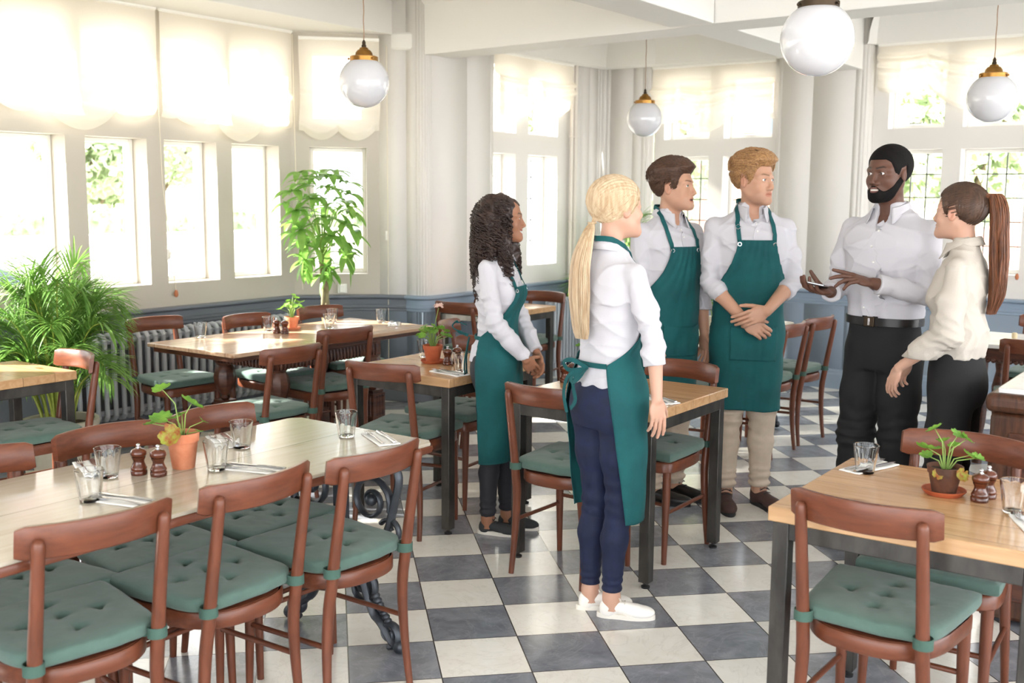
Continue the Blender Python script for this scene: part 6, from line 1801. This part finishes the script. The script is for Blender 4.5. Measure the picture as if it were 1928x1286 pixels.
def tail(W, knot, n, path, rad, r0, material, hair, seed=5, wave=0.0, th=(.0022, .0007)):
    """ponytail: n strands from the knot along a spine (body template space) with a radius profile"""
    r_ = random.Random(seed); k0 = W['L2H'](A3(*knot)[None])[0]; sp = catmull([tuple(k0)] + path, 5); m_ = len(sp); out = []
    for _ in range(n):
        a = r_.uniform(0, 2 * math.pi); q = math.sqrt(r_.random()); ph = r_.uniform(0, 6); e = r_.uniform(.86, 1.0); pts = []
        for i in range(int(m_ * e)):
            t = i / (m_ - 1); rr = np.interp(t, [x[0] for x in rad], [x[1] for x in rad]); ry = rr * .62
            w = wave * math.sin(t * 13 + ph * .6) * t; pts.append(tuple((sp[i] + A3(math.cos(a) * q * rr + w, math.sin(a) * q * ry + w * .5, 0)) * W['s']))
        out.append(pts)
    o = strands(out, th[0], th[1], 4).build('ponytail', material, hair); b = MB(); c = Vector(k0) * W['s']
    b.torus(tuple(c), .013, .004, 'Z', 16, 6); b.build('hair_tie', material, hair); return o
tail(W, KN, 950, [(.0, -.125, 1.56), (-.004, -.150, 1.47), (-.006, -.155, 1.37), (-.004, -.150, 1.25), (.0, -.140, 1.15)], [(0, .010), (.10, .024), (.35, .046), (.65, .054), (.9, .042), (1, .026)], .002, 'hair_blonde', hair)

# ---- curly-haired waitress in profile
W = person('smiling woman with long dark curly hair, white blouse, teal apron and black trousers', (4.054, 2.977), -71.0, 1.60, dict(
    fem=1, skin=SKIN_M, yaw=R(16), smile=.75, open=.0042, teeth=1, browk=.9, eye=.0036, blush=.25, lipcol=(.34, .10, .08), sh=.155, head=(0, .034, 1.672), gaze=(.15, 1, .05),
    arms=dict(R=dict(el=(.200, .055, 1.150), wr=(.085, .185, .950), hd=(-.72, .22, -.62), hn=(-.55, -.55, .30), sleeve=.90, curl=(.35, .4, .45, .5)),
              L=dict(el=(-.195, .065, 1.15), wr=(-.075, .205, .955), hd=(.55, .30, -.75), hn=(.6, -.6, .3), sleeve=.90, curl=(.3, .35, .4, .5))),
    legs=dict(R=(.075, -.02, 2), L=(-.065, .045, 0)), hem=.93, puff=.006,
    tor=lambda t: [(.93, 0, -.012, .160, .125), (1.0, 0, -.008, .150, .116)] + [r for r in t if r[0] > 1.03],
    tr=dict(hip=.088, knee=.056, calf=.050, ank=.040, hem=.10, wr=.003), trmat='charcoal_cloth', waist=.98, shoemat='grey_canvas', sole='white_rubber', vlen=.06, gap=.5,
    apron=dict(top=1.325, hem=.405, waist=1.06, bib=.62, wrap=1.95, flare=-.08, hang=.97, pocket=0, ph=1.0,
               loops=[[(.02, -.15, 1.055), (.03, -.20, 1.075), (.03, -.235, 1.10), (.02, -.215, 1.125), (.02, -.16, 1.11)], [(.04, -.14, 1.05), (.05, -.15, .98), (.055, -.16, .90), (.05, -.155, .80)], [(.03, -.14, 1.05), (.03, -.155, .96), (.02, -.16, .88), (.025, -.155, .82)]])))
def fc(Q):
    X = Q.copy(); X[:, 0] = np.abs(X[:, 0])
    d = ellip(Q, (0, -.038, .018), (.112, .112, .118)); d = smin(d, ellip(Q, (0, -.062, -.085), (.120, .095, .125)), .05); d = smin(d, ellip(Q, (0, -.085, -.20), (.105, .060, .12)), .05)
    d = smin(d, ellip(X, (.088, .012, -.15), (.036, .042, .11)), .03)
    d = smin(d, ellip(Q, (-.078, .050, -.165), (.032, .040, .10)), .02)
    d = smin(d, smax(cranium(Q) - .013, -hairline(Q, .052), .006), .012)
    d = smax(d, -ellip(Q, (0, .125, -.052), (.074, .112, .108)), .01)
    return d + .010 + .008 * wob(Q, 55, 1.0)
hair = hair_sdf(W, 'hair', 'hair_dark_curls', fc, .006, .3, (-.2, -.22, -.38), (.2, .13, .18))
r_ = random.Random(11); cur = []
while len(cur) < 980:
    a = r_.uniform(-math.pi, math.pi); z = r_.uniform(-.28, .13); rr = 0.2
    q = None
    for rad_ in np.linspace(.19, .03, 40):
        p_ = A3(rad_ * math.sin(a), -.045 + rad_ * math.cos(a), z)
        if fc(p_[None])[0] < 0: q = p_; break
    if q is None or (q[1] > .028 and abs(q[0]) < .072): continue
    out = nrm3(q - A3(0, -.045, q[2] * .6)); L_ = r_.uniform(.08, .15); hr = r_.uniform(.0075, .0120); pt = r_.uniform(.019, .029); ph = r_.uniform(0, 6); n_ = int(L_ / pt * 7); pts = []
    if q[1] > .0: out = nrm3(out * A3(1, .25, 1))
    for k in range(n_ + 1):
        t = k / n_; ax = q + out * (.012 * math.sin(min(1, t * 1.5) * math.pi / 2)) - A3(0, 0, 1) * L_ * t * (1 if z < .05 else .8) + out * (L_ * .12 * t if z > .05 else .0)
        an = 2 * math.pi * (L_ / pt) * t + ph; e1 = np.cross(out, [0, 0, 1.0]); e1 = nrm3(e1 + 1e-6); pts.append(ax + (e1 * math.cos(an) + out * math.sin(an)) * hr * min(1, t * 4 + .2))
    cur.append(pts)
strands(on_head(W, cur), .0027, .0017, 4).build('curls', 'hair_dark_curls', hair, angle=0)

# ---- brown-haired man
W = person('man with wavy brown hair in white shirt and teal apron, looking right', (5.012, 2.585), -112.8, 1.783, dict(
    skin=SKIN_L, yaw=R(27), pitch=R(2), browcol=(.12, .06, .035), open=.0022, stubble=.22, nose=.002, gaze=(.25, 1, .1), iris=(.07, .10, .07), head=(0, .034, 1.658),
    arms=dict(L=dict(el=(-.205, .02, 1.155), wr=(-.195, .075, .90), hd=(.03, .12, -1), hn=(1, .1, 0), sleeve=.95), R=dict(el=(.205, .02, 1.155), wr=(.19, .09, .90), hd=(-.03, .12, -1), hn=(-1, .1, 0), sleeve=.95, vis=0)),
    legs=dict(R=(.085, .02, 36), L=(-.085, .0, 20)), tr=dict(hip=.090, knee=.064, calf=.060, ank=.052, hem=.085, wr=.005), trmat='beige_cloth', slim=1, vlen=.05,
    apron=dict(top=1.355, hem=.56, waist=1.07, bib=.60, wrap=1.75, pz=.96, gape=.022, flare=.0)))
cropped_hair(W, 'hair_brown', .024, .008, .060, 1000, (.35, -.9, .25), .008, 21, .055, .0030)

# ---- blond man, arms crossed at the wrists
W = person('man with swept sandy blond hair in white shirt and teal apron, wrists crossed in front', (5.165, 2.205), -142.2, 1.823, dict(
    skin=SKIN_L, yaw=R(38), pitch=R(-2), browcol=(.16, .09, .05), stubble=.35, gaze=(-.1, 1, 0), iris=(.09, .14, .16), blush=.45, head=(0, .030, 1.658),
    arms=dict(R=dict(el=(.212, .045, 1.152), wr=(.062, .185, .975), hd=(-.84, .10, -.52), hn=(.05, -1, -.05), sleeve=.36, curl=(.5, .55, .6, .6), th=(.4, .3), spr=.02),
              L=dict(el=(-.205, .045, 1.155), wr=(-.035, .225, 1.03), hd=(.86, -.03, -.36), hn=(.0, -1, -.1), sleeve=.34, curl=(.28, .32, .36, .4), th=(.25, .4), spr=.02)),
    legs=dict(R=(.092, .02, -4), L=(-.092, .0, 24)), tr=dict(hip=.090, knee=.066, calf=.060, ank=.050, hem=.105, wr=.005), trmat='beige_cloth', boot=1, shoemat='brown_suede', gap=.5, vlen=.062,
    apron=dict(top=1.365, hem=.515, waist=1.075, bib=.62, wrap=1.70, pz=.94, flare=.03, buckle=1, ph=2.0)))
t = MB(); hb = W['H']['L'][0][0]; a_, b__ = hb[0][0], hb[0][1]
cropped_hair(W, 'hair_sandy', .022, .007, .062, 1000, (.55, -.75, .35), .014, 22, .055, .0031)

# ---- tall man with the phone
W = person('tall man with short black hair and beard, white shirt and black trousers, holding a phone', (5.00, 1.468), -193.8, 1.835, dict(
    skin=SKIN_D, yaw=R(-8), pitch=R(-3), browcol=(.008, .006, .006), open=.0026, teeth=1, nw=.003, lip=1.2, lipcol=(.20, .085, .075), gaze=(.12, 1, -.02), iris=(.03, .015, .01), blush=.15, sh=.192, head=(0, .036, 1.672),
    arms=dict(L=dict(el=(-.215, .03, 1.150), wr=(-.075, .235, 1.200), hd=(.60, .74, .22), hn=(.25, -.25, -.9), sleeve=.93, curl=(.02, .22, .42, .5), th=(.45, .5), spr=.10),
              R=dict(el=(.235, .04, 1.150), wr=(.115, .265, 1.150), hd=(.22, .95, .12), hn=(-.15, -.10, 1), sleeve=.93, curl=(.42, .45, .48, .5), th=(.75, .9))),
    tor=lambda t: [(z, a, b, c * 1.05, d * 1.04) if z < 1.45 else (z, a, b, c * 1.04, d) for z, a, b, c, d in t],
    legs=dict(R=(.105, .04, -4), L=(-.105, -.02, 8)), tr=dict(hip=.098, knee=.080, calf=.074, ank=.068, hem=.05, wr=.004), trmat='black_cloth', waist=1.035, gap=.62, vlen=.075))
def short_cap(Q): return smax(cranium(Q) - .0025 - .0035 * hl_fade(Q, .056, .02) + .0008 * wob(Q, 240, 1.0), -hairline(Q, .056, -.055), .0025)
hair = hair_sdf(W, 'hair', 'hair_black', short_cap, .003, .13)
def beard(Q):
    X = Q.copy(); X[:, 0] = np.abs(X[:, 0])
    reg = smin(ellip(Q, (0, .058, -.096), (.064, .052, .034)), capsule(X, (.066, .004, -.030), (.046, .045, -.082), .014, .024), .012)
    reg = smin(reg, capsule(X, (.004, .092, -.055), (.030, .084, -.070), .0045, .008), .006)
    reg = smax(reg, -ellip(Q, (0, .100, -.0685), (.026, .024, .0105)), .003); reg = smax(reg, -ellip(X, (.040, .078, -.052), (.020, .03, .020)), .006)
    return smax(head_sdf(Q, dict(nw=.003, lip=1.2)) - .0042 + .0008 * wob(Q, 260, 2.0), reg, .003)
bd = hair_sdf(W, 'beard', 'hair_black', beard, .003, .13)
s_ = W['s']
# belt
m = MB(); n = 60; rr = []
for k in range(n + 1):
    a = 2 * math.pi * k / n; P_, N_ = snap([(.3 * math.cos(a), .3 * math.sin(a), 1.022)], lambda P: smin(W['torso'](P), loft(P, [(.98, 0, -.002, .160, .115), (1.06, 0, 0, .160, .115)]), .01), .004, 20); x, y = P_[0][0], P_[0][1]; q = 1.03
    rr.append([(x * s_, y * s_, 1.004 * s_), (x * q * s_, y * q * s_, 1.005 * s_), (x * q * s_, y * q * s_, 1.039 * s_), (x * s_, y * s_, 1.040 * s_)])
m.rings(rr, True, False); be = m.build('belt', 'black_leather', W['root'], angle=40)
yb = max(p[1] for r in rr for p in r)
b = MB(); b.box(-.026, .026, yb - .004, yb + .005, 1.000 * s_, 1.044 * s_); b.build('buckle', 'dark_bronze', be, bevel=.003); b = MB(); b.box(-.006, .004, yb + .002, yb + .008, 1.006 * s_, 1.038 * s_); b.build('buckle_pin', 'metal_ring', be, bevel=.001)
for q in (-.13, -.07, .07, .13):
    P_, N_ = snap([(q, .3, 1.022)], lambda P: loft(P, [(.98, 0, -.002, .160, .115), (1.06, 0, 0, .160, .115)]), .010, 20); b = MB(); x, y = P_[0][0] * s_, P_[0][1] * s_; b.box(x - .005, x + .005, y - .002, y + .004, .998 * s_, 1.046 * s_); b.build('belt_loop', 'black_cloth', be, bevel=.001)
# the phone lies in his right hand
H_ = W['H']['R']; pc, t_, d_, n_ = H_[1]
ph = empty('mobile_phone', (0, 0, 0), 0, 'dark mobile phone with a silver edge, held by the tall bearded man', 'phone')
ax = nrm3(d_ * .75 - t_ * .55 + n_ * .10); nn_ = nrm3(n_ - ax * (n_ @ ax)); sd_ = np.cross(ax, nn_); cen = (pc + d_ * .030 + n_ * .026) * s_
Mx = Matrix.Identity(4)
for r__ in range(3):
    Mx[r__][0], Mx[r__][1], Mx[r__][2], Mx[r__][3] = sd_[r__], ax[r__], nn_[r__], cen[r__]
ph.matrix_world = Matrix.Translation(W['root'].location) @ Matrix.Rotation(W['root'].rotation_euler.z, 4, 'Z') @ Mx
b = MB(); b.box(-.037, .037, -.076, .076, -.0042, .0042); b.build('case', 'phone_edge', ph, bevel=.003, seg=3)
b = MB(); b.box(-.0345, .0345, -.0735, .0735, .004, .0048); b.build('screen', 'phone_case', ph, bevel=.0003)
b = MB(); b.box(-.035, .035, -.074, .074, -.0050, -.0040); b.build('back_cover', 'phone_case', ph, bevel=.0004)

# ---- woman with the long auburn ponytail
W = person('woman with a long wavy auburn ponytail, cream blouse and black trousers, beside the sideboard', (4.70, 1.075), -270.3, 1.672, dict(
    fem=1, skin=SKIN_F, yaw=R(-12), pitch=R(2), browcol=(.12, .07, .04), blush=.55, sh=.160, gaze=(0, 1, 0), placket=0, head=(0, .030, 1.658),
    arms=dict(L=dict(el=(-.205, -.005, 1.130), wr=(-.135, .215, .960), hd=(.18, .35, -.92), hn=(.75, -.62, -.1), sleeve=.93, curl=(.22, .3, .36, .4)),
              R=dict(el=(.20, .03, 1.14), wr=(.03, .215, .975), hd=(-.62, .25, -.74), hn=(-.5, -.8, .1), sleeve=.92, curl=(.25, .3, .4, .45))),
    tor=lambda t: [(1.01, 0, 0, .130, .102), (1.035, 0, 0, .146, .118), (1.09, 0, 0, .152, .124), (1.16, 0, .002, .146, .118)] + [r for r in t if r[0] > 1.2],
    legs=dict(R=(.08, 0, -4), L=(-.08, 0, 4)), hem=1.015, puff=.017, tr=dict(hip=.100, knee=.074, calf=.064, ank=.056, hem=.06, wr=.002), trmat='black_cloth', waist=1.05, shirt='shirt_cream'))
f = lambda Q: smax(cranium(Q) - .003 - .007 * hl_fade(Q, .058) - .001 * np.sin(np.arctan2(Q[:, 0], Q[:, 1]) * 50), -hairline(Q, .058, -.060), .008)
hair = hair_sdf(W, 'hair', 'hair_dark_brown', f, .0036, .15)
KN = (0, -.100, .052)
combed(W, hair, 'hair_dark_brown', KN, 700, .0020, .0085, seed=8)
tail(W, KN, 720, [(.0, -.110, 1.735), (.0, -.135, 1.66), (.0, -.142, 1.54), (.004, -.145, 1.42), (.01, -.145, 1.30), (.0, -.125, 1.20)], [(0, .012), (.10, .040), (.3, .060), (.6, .064), (.85, .050), (1, .024)], .002, 'hair_auburn', hair, 9, .013, (.0022, .0008))
